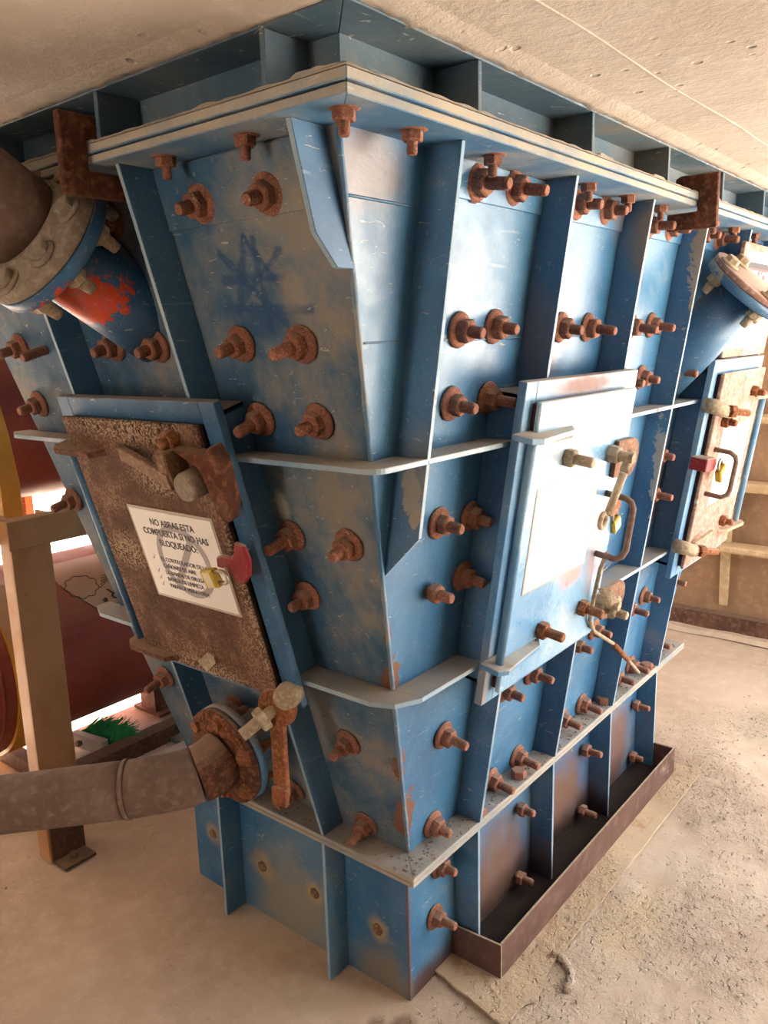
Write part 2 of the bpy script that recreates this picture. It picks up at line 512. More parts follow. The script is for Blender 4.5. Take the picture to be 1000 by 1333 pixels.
M_door = paint('highlight_door_paint', lin('5d92bd'), lin('9cc0d6'), 0.42, 0.24, 0.3, seed=31.0, dustcol=lin('cfc6b8'),  # the door's highlight is put into this pale blue
               patches=[((0.36, -0.2, 0.97), (0.07, 0.2, 0.03), lin('d58f86'), 0.8), ((0.47, -0.2, 1.02), (0.05, 0.2, 0.14), lin('dba79f'), 0.5)])
M_doorframe = paint('hatch_frame_paint', lin('4a80ab'), lin('86abc2'), 0.35, 0.4, 0.45, seed=35.0, dustcol=lin('c4b9a8'),
                    patches=[((0.30, -0.24, 1.40), (0.19, 0.2, 0.028), None, 0.85), ((0.07, -0.15, 0.80), (0.014, 0.2, 0.12), lin('a08c74'), 0.7)])
M_hatchframe = paint('dark_hatch_frame_paint', lin('28567d'), lin('44799f'), 0.2, 0.55, 0.5, seed=37.0, dustcol=lin('8d8274'))
M_dark_bed = plain('dark_bed_brown', '2b211c', 0.8, 0, 0.2)
M_gasket = plain('dark_gasket', '4a2f25', 0.9)
M_paper = plain('white_laminated_paper', 'e9e4df', 0.35, 0, 0.02, 8, 0.5, 0.03)
M_laminate = plain('laminate_border', 'b9a99a', 0.3, 0, 0.06)
M_ink = plain('black_ink', '26242a', 0.6, 0, 0.05)
M_greyink = plain('grey_watermark_ink', '9f9698', 0.55, 0, 0.03)
M_redink = plain('sign_red_ink', 'a3201c', 0.5, 0, 0.05)
M_red = paint('red_hasp_paint', lin('7c1a22'), lin('9c2a30'), 0.05, 0.05, 0.5, seed=41.0, spec=0.3, scr=0.1)
M_yellow = plain('yellow_padlock_body', 'c7a530', 0.45, 0, 0.1)
M_cream = plain('padlock_paper_tag', 'ddd0a8', 0.6, 0, 0.05)
M_chrome = plain('shackle_steel', 'c9c3b8', 0.3, 0.8, 0.1)
M_orange = paint('orange_splash_nozzle', lin('1c4a75'), lin('356d98'), 0.3, 0.08, 0.42, seed=44.0,
                 splash=[((-0.455, 0.31, 1.575), (0.075, 0.08, 0.055), lin('d9491f'))])
M_tank = paint('red_tank_paint', lin('782e26'), lin('9a483b'), 0.15, 0.05, 0.5, seed=51.0, dustcol=lin('9a6a58'), scr=0.1)
M_stand = paint('yellow_stand_paint', lin('a97c50'), lin('c4966a'), 0.35, 0.12, 0.5, seed=55.0, dustcol=lin('a3866c'), scr=0.2)
M_strap = paint('yellow_strap_paint', lin('b97f22'), lin('d49c34'), 0.15, 0.1, 0.45, seed=57.0, scr=0.15)
M_skid = rusty('brown_skid_steel', lin('4b342a'), lin('6a4a3b'), lin('7f5f4d'), 0.15, 0.8, 0.3)
M_sticker = plain('cream_tank_sticker', 'b9a58d', 0.5, 0, 0.05)
M_line = plain('sticker_line_ink', '4b443f', 0.6, 0, 0.05)
M_green = plain('green_bristle', '2aa85c', 0.6, 0, 0.25, 60)
M_white = plain('white_plastic', 'c9c4b8', 0.5, 0, 0.1)

def concrete_floor(name='dusty_floor', tint=None):
    m = NT(name)
    n1 = m.noise(1.6, 6, 0.6, None, 0.3)
    n2 = m.noise(14, 6, 0.7)
    n3 = m.noise(70, 4, 0.7)
    vr = m.noise(60, 2, 0.5, m.mapped((1, 1.3, 1)), 0.0)
    col = m.mix(m.step(n1, 0.3, 0.7), lin('b19b86'), lin('c8b6a2'))
    col = m.mix(m.step(n2, 0.4, 0.75, 0, 0.55), col, lin('d4c5b3'))
    col = m.mix(m.step(n3, 0.62, 0.75, 0, 0.4), col, lin('98806a'))
    nz = n2
    for c, r, k, stg in (((-0.075, -0.03, 0), (0.05, 0.035, 1), '7c6a5c', 0.8), ((0.55, -0.30, 0), (0.2, 0.08, 1), 'd9c096', 0.4),
                         ((-0.10, 0.02, 0), (0.03, 0.03, 1), '7c6a5c', 0.7), ((1.9, -0.45, 0), (0.3, 0.25, 1), 'a9a08a', 0.6)):
        col = m.mix(m.math('MULTIPLY', m.blob(c, r, 0.6, nz, 1.0), stg), col, lin(k))
    if tint:
        col = m.mix(m.step(n2, 0.3, 0.65, 0.2, 0.7), col, lin(tint))
        col = m.mix(m.math('MULTIPLY', m.step(m.noise(9, 5, 0.7), 0.55, 0.7), 0.6), col, lin('a5764c'))
    x, y, z = m.xyz()
    grit = m.step(m.noise(2.2, 3, 0.5), 0.42, 0.6, 0.15, 1.0)
    # rougher, pitted concrete on the open side, fine dust on the other
    side = m.step(m.math('ADD', y, m.math('MULTIPLY', n1, 0.3)), -0.15, 0.35, 1.0, 0.18)
    h = m.math('ADD', m.math('MULTIPLY', n2, 0.8), m.math('MULTIPLY', n3, 0.35))
    h = m.math('SUBTRACT', h, m.math('MULTIPLY', m.step(vr, 0.60, 0.74, 0, 1), 0.3))
    h = m.math('MULTIPLY', m.math('MULTIPLY', h, side), grit)
    return m.done(col, 0.92, 0, h, 1.0, 0.024, 0.2)

def concrete_ceiling():
    m = NT('cast_concrete')
    n1 = m.noise(1.3, 6, 0.6, None, 0.4)
    n2 = m.noise(18, 6, 0.7)
    n3 = m.noise(80, 3, 0.7)
    col = m.mix(m.step(n1, 0.3, 0.7), lin('bfb0a2'), lin('d2c6ba'))
    col = m.mix(m.step(n2, 0.5, 0.75, 0, 0.5), col, lin('e0d7cd'))
    hole = m.step(m.voro(22, None), 0.10, 0.2, 1, 0)
    hole = m.math('MULTIPLY', hole, m.step(m.noise(5, 2), 0.48, 0.6))
    col = m.mix(m.math('MULTIPLY', hole, 0.4), col, lin('7f7263'))
    h = m.math('SUBTRACT', m.math('ADD', m.math('MULTIPLY', n2, 0.7), m.math('MULTIPLY', n3, 0.25)), hole)
    return m.done(col, 0.92, 0, h, 0.5, 0.012, 0.2)

M_floor, M_strip, M_ceil = concrete_floor(), concrete_floor('ochre_floor_strip', 'c8b08c'), concrete_ceiling()
M_wall = rusty('brown_dusty_wall', lin('856851'), lin('957559'), lin('a38465'), 0.2, 0.35, 0.4, dustcol=lin('c9ad85'))
M_wallstrip = rusty('pale_wall_strip', lin('a98f6c'), lin('bfa581'), lin('cdb793'), 0.3, 0.6, 0.4, dustcol=lin('d6c09c'))
M_plainwall = plain('light_block_concrete', '847868', 0.95, 0, 0.15, 5)
M_ground = plain('outdoor_ground', 'd0c4b4', 0.95, 0, 0.1, 2)

# ------------------------------------------------------------------ the setting
def struct(o, label=None):
    o['kind'] = 'structure'
    if label: o['label'] = label
    return o

b = MB()
NX, NY = 90, 80
X0, X1, Y0, Y1 = -3.4, 3.6, -3.0, 4.6
vs, fs = [], []
for j in range(NY + 1):
    for i in range(NX + 1):
        x, y = X0 + (X1 - X0) * i / NX, Y0 + (Y1 - Y0) * j / NY
        z = 0.006 * (noise.noise((x * 1.7, y * 1.7, 0)) - 0.3)
        z -= 0.004
        vs.append((x, y, z))
for j in range(NY):
    for i in range(NX):
        k = j * (NX + 1) + i
        fs.append((k, k + 1, k + NX + 2, k + NX + 1))
b.add(vs, fs, True)
floor = struct(b.build('floor', M_floor), 'dusty beige concrete floor with pits and grit')

b = MB().box((-40, -40, -0.35), (40, 40, -0.06))
struct(b.build('ground', M_ground), 'pale sunlit ground outside')

ceil = struct(MB().prism([(-3.4, -2.4, 1.897), (0.5, -2.4, 1.897), (0.5, -1.3, 1.897), (4.2, -1.3, 1.897), (4.2, 3.05, 1.897), (-0.1, 3.05, 1.897), (-0.1, 4.6, 1.897), (-3.4, 4.6, 1.897)], (0, 0, 0.4)).build('ceiling', M_ceil), 'bare cast concrete slab overhead with board marks')  # outer edges out of view are cut back to let sky and sun in
for k, yj in enumerate((-0.46, -1.05)):
    bb = MB()
    pts, rr = [], []
    x = -3.3
    while x < 4.0:
        pts.append((x, yj + 0.006 * noise.noise((x * 3, k, 0)), 1.8985))
        rr.append(0.0025 + 0.0025 * abs(noise.noise((x * 9, k, 3))))
        x += 0.05
    bb.tube(pts, rr, 6)
    bb.build('board_joint', M_ceil, ceil)
# ragged mortar where the slab meets the collar
def ragged(p0, p1, inward, seed):
    bb = MB()
    p0, p1, inward = Vector(p0), Vector(p1), Vector(inward)
    n = int((p1 - p0).length / 0.02)
    vs, fs = [], []
    for i in range(n + 1):
        p = p0.lerp(p1, i / n)
        d = 0.012 + 0.022 * noise.noise((i * 0.23, seed, 0)) + 0.012 * noise.noise((i * 0.9, seed, 5))
        t = 0.004 + 0.008 * abs(noise.noise((i * 0.5, seed, 9)))
        vs += [p - inward * 0.05 + Vector((0, 0, 0.004)), p - inward * 0.01 - Vector((0, 0, t)), p + inward * d - Vector((0, 0, t * 0.8)), p + inward * (d + 0.003) + Vector((0, 0, 0.004))]
    for i in range(n):
        for k in range(3):
            fs.append((i * 4 + k, i * 4 + k + 1, (i + 1) * 4 + k + 1, (i + 1) * 4 + k))
    bb.add(vs, fs, True)
    bb.build('mortar_edge', M_ceil, ceil)
CX, CY = -0.487, -0.319
ragged((CX - 0.05, CY, 1.895), (2.1, CY, 1.895), (0, 1, 0), 1)
ragged((CX, CY - 0.05, 1.895), (CX, 1.2, 1.895), (1, 0, 0), 2)

# wall beyond the far end: brown plate with ledges, strips and a dark foot beam
wall_r = struct(MB().box((2.86, -0.75, 0.0), (3.05, 3.1, 1.897)).build('wall_right', M_wall), 'brown dusty wall with ledges beyond the hopper')
for z0, z1, d in ((0.74, 0.785, 0.09), (0.435, 0.47, 0.11), (1.07, 1.11, 0.08)):
    MB().box((2.86 - d, -0.75, z0), (2.87, 3.0, z1)).build('ledge', M_wallstrip, wall_r, bevel=0.008)
for y in (-0.62, -0.22, 0.15, 0.52, 0.9):
    MB().prism([(2.865, y - 0.02, 0.14), (2.865, y - 0.02, 0.75), (2.80, y - 0.02, 0.75), (2.845, y - 0.02, 0.14)], (0, 0.04, 0)).build('wall_strip', M_wallstrip, wall_r)
bb = MB()
bb.box((2.80, -0.75, 0.012), (2.87, 3.0, 0.10)); bb.build('foot_beam', M_skid, wall_r)
b = MB()
vs = []
for i in range(60):
    y = -0.75 + i * 0.05
    w = 2.74 + 0.03 * noise.noise((y * 5, 3, 0))
    vs += [(w, y, -0.002), (w + 0.02, y, 0.018 + 0.008 * noise.noise((y * 7, 1, 0))), (2.87, y, 0.02)]
fs = []
for i in range(59):
    for k in range(2):
        fs.append((i * 3 + k, i * 3 + k + 1, i * 3 + k + 4, i * 3 + k + 3))
b.add(vs, fs); b.build('mortar_kerb', M_floor, wall_r)
struct(MB().box((-3.6, -2.4, 0), (-3.4, 0.05, 1.9)).box((-3.6, 0.5, 0), (-3.4, 4.6, 1.9)).build('light_block_left', M_plainwall), 'added unseen concrete wall with a doorway gap letting in light from the left')  # unseen wall, added; the gap is sized to set the left-hand light
struct(MB().box((-3.4, 4.6, 0), (-0.9, 4.8, 1.9)).build('light_block_far', M_plainwall), 'added unseen concrete wall blocking light far behind the tanks')  # unseen, added to cut light coming from behind on the left
struct(MB().box((-3.4, -2.6, 0), (0.5, -2.4, 1.9)).build('light_block_back', M_plainwall), 'added unseen concrete wall blocking light behind the viewer')  # unseen, added to stop light from behind the camera

# ------------------------------------------------------------------ bolts (meshes shared by copies)
def bolt_meshes():
    out = []
    for k in range(4):
        w = MB().lathe([(0.0305, 0.0), (0.0325, 0.003), (0.031, 0.007), (0.024, 0.010), (0.016, 0.011)], 20, jit=0.04)
        n_ = MB().hexa(0.0205 + 0.0008 * k, 0.009, 0.029)
        L = (0.058, 0.066, 0.054, 0.071)[k]
        prof = []
        z = 0.0
        while z < L - 0.004:
            prof += [(0.0112, z), (0.0099, z + 0.002)]
            z += 0.004
        prof += [(0.0098, L - 0.002), (0.008, L)]
        s_ = MB().lathe(prof, 12, jit=0.04)
        out.append((w.mesh('washer', M_bolt), n_.mesh('nut', M_bolt), s_.mesh('bolt', M_bolt)))
    return out
BOLTS = bolt_meshes()
def bolt(parent, M, washer=True, k=None, sc=1.0, nut=True):
    k = random.randrange(4) if k is None else k
    w, n_, s_ = BOLTS[k]
    T = M @ Matrix.Rotation(random.random() * 6.28, 4, 'Z') @ Matrix.Rotation(random.uniform(-0.05, 0.05), 4, 'X') @ Matrix.Scale(sc, 4)
    o = link_mesh('bolt', s_, parent, T)
    if nut: link_mesh('nut', n_, o, T)
    if washer: link_mesh('washer', w, o, T)
    return o

# ------------------------------------------------------------------ collar between slab and hopper
col_t = thing('ceiling_collar', (0.76, 0.38, 1.80), 'dark blue welded steel collar with gussets under the ceiling slab', 'steel collar')
WX, WY, FX, FY = -0.402, -0.236, 2.01, 1.08          # web and far extents
bb = MB().box((WX, WY, 1.815), (WX + 0.01, 1.0, 1.888)); bb.build('web_plate', M_collar, col_t)
bb = MB().box((WX + 0.01, WY, 1.815), (1.93, WY + 0.01, 1.888)); bb.build('web_plate', M_collar, col_t)
bb = MB().box((WX, 1.0, 1.815), (1.93, 1.01, 1.888)); bb.build('web_plate', M_collar, col_t)
bb = MB().box((1.93, WY, 1.815), (1.94, 1.01, 1.888)); bb.build('web_plate', M_collar, col_t)
def ring(name, mats, parent, x0, x1, y0, y1, z0, z1, w, edge=1):
    """rectangular flange ring as four bars mitred at the corners"""
    A = [(x0, y0), (x1, y0), (x1, y1), (x0, y1)]
    B = [(x0 + w, y0 + w), (x1 - w, y0 + w), (x1 - w, y1 - w), (x0 + w, y1 - w)]
    for i in range(4):
        j = (i + 1) % 4
        MB().prism([A[i] + (z0,), A[j] + (z0,), B[j] + (z0,), B[i] + (z0,)], (0, 0, z1 - z0), 0, edge).build(name, mats, parent, bevel=0.0015)
ring('top_plate', [M_collar, M_collar], col_t, CX + 0.004, FX, CY + 0.004, FY, 1.888, 1.896, 0.12)
ring('collar_flange', [M_flange, M_flange_edge], col_t, CX, FX, CY, FY, 1.801, 1.815, 0.12)
for x in RIBX + [2.0]:
    if x > 1.9: continue
    MB().box((x - 0.005, CY + 0.006, 1.815), (x + 0.005, WY, 1.888)).build('gusset', [M_collar], col_t, bevel=0.001)
for y in (-0.175, 0.2, 0.575, 0.95):
    MB().box((CX + 0.006, y - 0.005, 1.815), (WX, y + 0.005, 1.888)).build('gusset', [M_collar], col_t, bevel=0.001)
# caked dust lying along the flange
b = MB()
def caked(p0, p1, up, seed, out):
    p0, p1 = Vector(p0), Vector(p1)
    n = int((p1 - p0).length / 0.012)
    vs, fs = [], []
    o = Vector(out)
    for i in range(n + 1):
        p = p0.lerp(p1, i / n)
        h = 0.004 + 0.006 * abs(noise.noise((i * 0.21, seed, 0)))
        if noise.noise((i * 0.09, seed, 4)) > 0.42: h += 0.004
        vs += [p + o * 0.001, p + o * 0.001 - o * 0.004 + Vector((0, 0, h)), p - o * 0.05 + Vector((0, 0, h * 0.8)), p - o * 0.075 + Vector((0, 0, 0.001))]
    for i in range(n):
        for k in range(3):
            fs.append((i * 4 + k, i * 4 + k + 1, (i + 1) * 4 + k + 1, (i + 1) * 4 + k))
    b.add(vs, fs)
caked((CX, CY, 1.8145), (2.0, CY, 1.8145), 1, 3, (0, -1, 0))
caked((CX, CY, 1.8145), (CX, 1.0, 1.8145), 1, 5, (-1, 0, 0))
b.build('dust_ridge', M_flange_edge, col_t)['kind'] = 'stuff'

# ------------------------------------------------------------------ the hopper
hop = thing('hopper', (0.76, 0.38, ZB), 'large blue tapering steel hopper covered in rusty bolts', 'hopper')
def quad_plate(name, pts, nrm, t, mat):
    MB().prism(pts, -Vector(nrm) * t).build(name, mat, hop)
quad_plate('wall_plate', [(wl(ZB), wr(ZB), ZB), (wl(ZT), wr(ZT), ZT), (wl(ZT), wr2(ZT), ZT), (wl(ZB), wr2(ZB), ZB)], NL, 0.008, M_paint_dusty)
quad_plate('wall_plate', [(wl(ZB), wr(ZB), ZB), (wl2(ZB), wr(ZB), ZB), (wl2(ZT), wr(ZT), ZT), (wl(ZT), wr(ZT), ZT)], NR, 0.008, M_paint)
quad_plate('wall_plate', [(wl2(ZB), wr(ZB), ZB), (wl2(ZB), wr2(ZB), ZB), (wl2(ZT), wr2(ZT), ZT), (wl2(ZT), wr(ZT), ZT)], (1, 0, -SL), 0.008, M_paint)
quad_plate('wall_plate', [(wl(ZB), wr2(ZB), ZB), (wl(ZT), wr2(ZT), ZT), (wl2(ZT), wr2(ZT), ZT), (wl2(ZB), wr2(ZB), ZB)], (0, 1, -SR), 0.008, M_paint)
# weld bead down the near corner
bb = MB()
pts = [Vector((wl(z), wr(z), z)) for z in [ZB + 0.004 + (ZT - ZB - 0.008) * i / 60 for i in range(61)]]
bb.tube(pts, [0.004 + 0.002 * random.random() for _ in pts], 6)
bb.build('corner_weld', M_flange, hop)
# ribs: plates standing on the walls
def rib_right(x):
    zi = ZB
    if x < 0: zi = ZB - x / SL + 0.03
    if x > LX: zi = ZB + (x - LX) / SL + 0.03
    lo = zi + 0.08 if zi > ZB else ZB
    poly = [(x - 0.005, wr(ZT), ZT), (x - 0.005, wr(ZT) - RD, ZT), (x - 0.005, wr(lo) - RD, lo), (x - 0.005, wr(zi), zi)]
    MB().prism(poly, (0.010, 0, 0), 0, 1).build('rib', [M_rib, M_edge], hop, bevel=0.001)
def rib_left(y):
    zi = ZB
    if y < 0: zi = ZB + (-0.005 - y) / SR
    if y > LY: zi = ZB + (y - LY - 0.005) / SR
    if zi > ZB:
        poly = [on_left(y, ZT), on_left(y, ZT, RD), on_left(y, zi + 0.045, RD), on_left(y, zi + 0.0, RD * 0.55), on_left(y, zi)]
    else:
        poly = [on_left(y, ZT), on_left(y, ZT, RD), on_left(y, ZB, RD), on_left(y, ZB)]
    MB().prism([p - Vector((0, 0.005, 0)) for p in poly], (0, 0.010, 0), 0, 1).build('rib', [M_rib, M_edge], hop, bevel=0.001)
for x in RIBX: rib_right(x)
for y in RIBY: rib_left(y)
# horizontal stiffener bars round the walls
for zt, cut, roundc in ((1.307, 0.02, True), (0.838, 0.07, False)):
    z0 = zt - 0.010
    xo, yo = wl(zt) - RD, wr(zt) - RD
    xi, yi = wl(zt) + 0.004, wr(zt) + 0.004
    def bar(p):
        MB().prism([q + (z0,) for q in p], (0, 0, 0.010), 0, 1).build('stiffener_bar', [M_flange, M_edge], hop, bevel=0.001)
    far = wr2(zt) + 0.05
    midx = (wl(zt) + xo) / 2
    if roundc:
        arc = [(xo + 0.03 * (1 - math.cos(t)), yo + 0.03 * (1 - math.sin(t))) for t in [math.pi / 2 * i / 6 for i in range(7)]]
        arc = arc  # from the left side round to the right side
    else:
        arc = [(xo, yo + cut), (xo + cut * 0.25, yo + cut * 0.35), (xo + cut, yo)]
    # left bar carries the corner, right bar butts against it at the first rib
    xb = RIBX[0] if roundc else xo + cut
    bar([(xi, far), (xo + 0.03, far), (xo, far - 0.06)] + arc + [(xb, yo), (xb, yi), (xi, yi)])
    bar([(xb, yi), (xb, yo), (wl2(zt) + RD, yo), (wl2(zt) + RD, yi)])
# doubler strips under the top flange and weld lines on the walls
for x0, x1 in zip(RIBX[:-1], RIBX[1:]):
    z0, z1 = 1.725, 1.784
    MB().prism([on_right(x0 + 0.006, z0), on_right(x1 - 0.006, z0), on_right(x1 - 0.006, z1), on_right(x0 + 0.006, z1)], NR * 0.006).build('doubler_strip', M_paint, hop, bevel=0.001)
for y0, y1 in zip(RIBY[:-1], RIBY[1:]):
    z0, z1 = 1.690, 1.784
    MB().prism([on_left(y0 + 0.006, z0), on_left(y1 - 0.006, z0), on_left(y1 - 0.006, z1), on_left(y0 + 0.006, z1)], NL * 0.006).build('doubler_strip', M_paint_dusty, hop, bevel=0.001)
for x0, x1 in zip(RIBX[:3], RIBX[1:4]):
    bb = MB(); pts = [on_right(x0 + 0.01 + (x1 - x0 - 0.02) * i / 24, 1.497 + 0.002 * random.random()) for i in range(25)]
    bb.tube(pts, [0.0018 + 0.001 * random.random() for _ in pts], 5); bb.build('weld_bead', M_paint, hop)
bb = MB(); pts = [on_right(wl(1.497) + 0.01 + (-0.19 - wl(1.497) - 0.02) * i / 12, 1.497) for i in range(13)]
bb.tube(pts, 0.002, 5); bb.build('weld_bead', M_paint, hop)
bb = MB(); pts = [on_right(wl(1.7) + 0.005 + (-0.19 - wl(1.7) - 0.01) * i / 12, 1.70) for i in range(13)]
bb.tube(pts, 0.0025, 5); bb.build('weld_bead', M_flange, hop)
# flanges of the hopper itself
ring('top_flange', [M_flange, M_flange_edge], hop, CX + 0.004, FX - 0.004, CY + 0.004, FY - 0.004, 1.786, 1.799, 0.11)
ring('bottom_flange', [M_flange, M_flange_edge], hop, -0.069, LX + 0.069, -0.069, LY + 0.069, 0.3745, ZB, 0.085)
# bolts through the right wall
ZR = [1.757, 1.520, 1.390, 1.154, 1.024, 0.656, 0.414]
for bay in range(5):
    for du in (0.143, 0.262 if bay == 0 else 0.275):
        x = RIBX[bay] + du
        for z in ZR:
            if bay in (1, 4) and 0.74 < z < 1.45: continue
            if bay == 0 and du < 0.2 and z < 0.9: continue
            if bay == 2 and 0.8 < z < 1.3: continue
            zz = z + random.uniform(-0.006, 0.006)
            xx = x + random.uniform(-0.006, 0.006)
            if wl(zz) + 0.05 > xx or xx > wl2(zz) - 0.05: continue
            bolt(hop, face_right(xx, zz), washer=random.random() < 0.9)
# bolts through the left wall
for (y, z) in [(0.091, 1.723), (-0.062, 1.719), (0.088, 1.502), (-0.056, 1.499), (0.089, 1.370), (-0.052, 1.371), (0.091, 1.143), (-0.053, 1.145),
               (0.093, 1.014), (0.091, 0.657), (0.106, 0.422), (0.334, 0.428), (0.336, 1.726), (0.467, 1.505), (0.324, 1.502), (0.838, 1.508),
               (0.849, 1.377), (0.861, 1.135), (0.74, 0.644), (0.47, 1.726), (0.70, 1.72), (0.84, 1.72), (0.46, 0.64), (0.46, 0.428)]:
    bolt(hop, face_left(y, z))
bolt(hop, face_left(0.735, 1.501), washer=False, nut=False)
# bolts hanging through the top flange
DOWN = Matrix.Rotation(math.pi, 4, 'X')
for (x, y) in [(-0.435, -0.268), (-0.287, -0.265), (-0.067, -0.262), (0.286, -0.262), (0.48, -0.262), (0.67, -0.262), (0.86, -0.262), (1.05, -0.262), (1.24, -0.262), (1.45, -0.262),
               (-0.432, -0.081), (-0.432, 0.103), (-0.432, 0.30), (-0.432, 0.48), (-0.432, 0.67), (-0.432, 0.86)]:
    bolt(hop, Matrix.Translation((x, y, 1.792)) @ DOWN, sc=0.72, k=2)
# nozzle on the left wall (pipe stub with flange)
def nozzle(P, d, length, r, fr, ft, mat, nb, phase):
    d = Vector(d).normalized()
    M = frame_on(Vector(P) - d * 0.12, d)
    st = MB().lathe([(r, 0.0), (r, length + 0.12)], 32, M).build('nozzle_pipe', mat, hop)
    M2 = frame_on(Vector(P) + d * length, d)
    MB().lathe([(r, -0.006), (fr - 0.003, -0.006), (fr, -0.003), (fr, ft - 0.002), (fr - 0.002, ft)], 40, M2).build('nozzle_flange', mat, hop)
    return M2
NZL_D = Vector((-math.cos(math.radians(32)), -0.03, math.sin(math.radians(32))))
NZL_P = Vector((wl(1.582), 0.375, 1.582))
MNL = nozzle(NZL_P, NZL_D, 0.175, 0.078, 0.131, 0.020, M_orange, 8, 0)
NZR_D = Vector((0.0, -math.cos(math.radians(47)), math.sin(math.radians(47))))
NZR_P = Vector((1.135, wr(1.43), 1.43))
MNR = nozzle(NZR_P, NZR_D, 0.240, 0.074, 0.122, 0.018, M_rib, 4, 0)
NZB_D = Vector((-0.95, 0.06, -0.12)).normalized()
NZB_P = Vector((wl(0.585), 0.385, 0.585))
MNB = nozzle(NZB_P, NZB_D, 0.095, 0.066, 0.119, 0.014, M_paint, 6, 0)
# dust crumbs and a loose nut on the lower flange
bb = MB()
for k in range(420):
    if random.random() < 0.7:
        x, y = random.uniform(-0.06, 1.55), random.uniform(-0.066, -0.012)
    else:
        x, y = random.uniform(-0.066, -0.012), random.uniform(-0.06, 0.7)
    s_ = random.uniform(0.0012, 0.004)
    bb.lathe([(s_, 0), (s_ * 0.6, s_)], 5, Matrix.Translation((x, y, ZB)), False)
o = bb.build('dust_crumbs', M_dustpipe, hop); o['kind'] = 'stuff'
for k, (x, y) in enumerate([(0.42, -0.045), (0.95, -0.04), (1.28, -0.05), (0.21, -0.05)]):
    n_ = link_mesh('loose_nut', BOLTS[k % 4][1], None, Matrix.Translation((x, y, ZB - 0.006)))
    tag(n_, 'loose rusty nut lying on the lower flange, %s from the near corner' % ('second', 'third', 'farthest', 'first')[k], 'nut', 'loose nuts on the lower flange')

# ------------------------------------------------------------------ hopper base
base = thing('hopper_pedestal', (0.76, 0.38, 0.0), 'blue rust-stained steel box base carrying the hopper on the floor', 'steel base')
H0 = 0.363
for a, b_ in (((0, 0, -0.01), (0.01, LY, H0)), ((0.01, 0, -0.01), (LX, 0.01, H0)), ((LX - 0.01, 0.01, -0.01), (LX, LY, H0)), ((0.01, LY - 0.01, -0.01), (LX - 0.01, LY, H0))):
    MB().box(a, b_).build('wall_plate', M_base, base)
ring('base_flange', [M_flange, M_flange_edge], base, -0.069, LX + 0.069, -0.069, LY + 0.069, H0, 0.3735, 0.085)
for x in RIBX[1:5]:
    MB().box((x - 0.005, -0.067, -0.005), (x + 0.005, 0, H0), None, [0, 0, 1, 0, 0, 0]).build('stiffener', [M_base, M_edge], base, bevel=0.001)
for y in RIBY[1:3]:
    MB().box((-0.067, y - 0.005, -0.005), (0, y + 0.005, H0), None, [0, 0, 0, 0, 0, 1]).build('stiffener', [M_base, M_edge], base, bevel=0.001)
for (x, z) in [(0.098, 0.159), (0.117, 0.285), (0.49, 0.246), (0.485, 0.04), (0.89, 0.246), (0.876, 0.045), (1.29, 0.24), (1.279, 0.05)]:
    bolt(base, frame_on((x, 0, z), (0, -1, 0)), washer=(x < 0.2), sc=0.95)
for (y, z) in [(0.093, 0.141), (0.297, 0.145), (0.489, 0.139), (0.69, 0.157)]:
    MB().lathe([(0.015, 0), (0.0145, 0.002), (0.009, 0.004), (0.003, 0.003)], 14, frame_on((0, y, z), (-1, 0, 0)), jit=0.15).build('weld_plug', M_bare2, base)

# spill tray of rusty plate along the foot of the base
tray = thing('spill_guard', (0.76, -0.134, 0.0), 'brown rusty plate guard standing along the foot of the base', 'plate guard')
MB().prism([(0.172, -0.140, -0.004), (0.172, 0.0, -0.004), (0.172, 0.0, 0.088), (0.172, -0.140, 0.097)], (0.007, 0, 0), 0, 1).build('end_plate', [M_tray, M_bare], tray, bevel=0.001)
MB().box((0.179, -0.140, -0.004), (1.338, -0.133, 0.097), None, [0, 1, 0, 0, 0, 0]).build('long_plate', [M_tray, M_bare], tray, bevel=0.001)
MB().box((1.331, -0.133, -0.004), (1.338, 0.0, 0.097)).build('end_plate', [M_tray, M_bare], tray, bevel=0.001)

MB().box((0.179, -0.133, -0.004), (1.331, -0.001, 0.008)).build('dark_bed', M_dark_bed, tray)  # flat dark sheet added to make the inside of the guard look dark
# thin dusty floor plate in front of the guard
b = MB()
def jag(p0, p1, n, a, sd):
    p0, p1 = Vector(p0), Vector(p1)
    d = (p1 - p0).normalized(); q = Vector((-d.y, d.x, 0))
    return [p0.lerp(p1, i / n) + q * a * noise.noise((i * 0.6, sd, 0)) for i in range(n)]
poly = jag((0.10, 0.0, 0), (0.06, -0.21, 0), 8, 0.006, 1) + jag((0.06, -0.21, 0), (0.20, -0.235, 0), 5, 0.02, 2) + jag((0.27, -0.215, 0), (1.40, -0.215, 0), 34, 0.004, 3) + [Vector((1.40, -0.215, 0)), Vector((1.40, -0.0, 0))]
b.prism([(p.x, p.y, 0.001) for p in poly], (0, 0, 0.006))
struct(b.build('trim_1', M_strip), 'thin dusty steel strip set in the floor beside the rusty guard')
bb = MB()
pts = []
for i in range(14):
    t = i / 13
    a = -0.6 + 2.6 * t
    pts.append((0.275 + 0.05 * math.cos(a) - 0.02 * t, -0.215 - 0.035 * math.sin(a) - 0.03 * t, 0.002 + 0.003 * math.sin(t * 9)))
bb.tube(pts, [0.003 + 0.008 * abs(math.sin(i * 1.7)) + 0.003 * random.random() for i in range(14)], 7)
tag(bb.build('mortar_lump', M_floor), 'curled ridge of beige mortar at the end of the floor strip', 'mortar ridge')

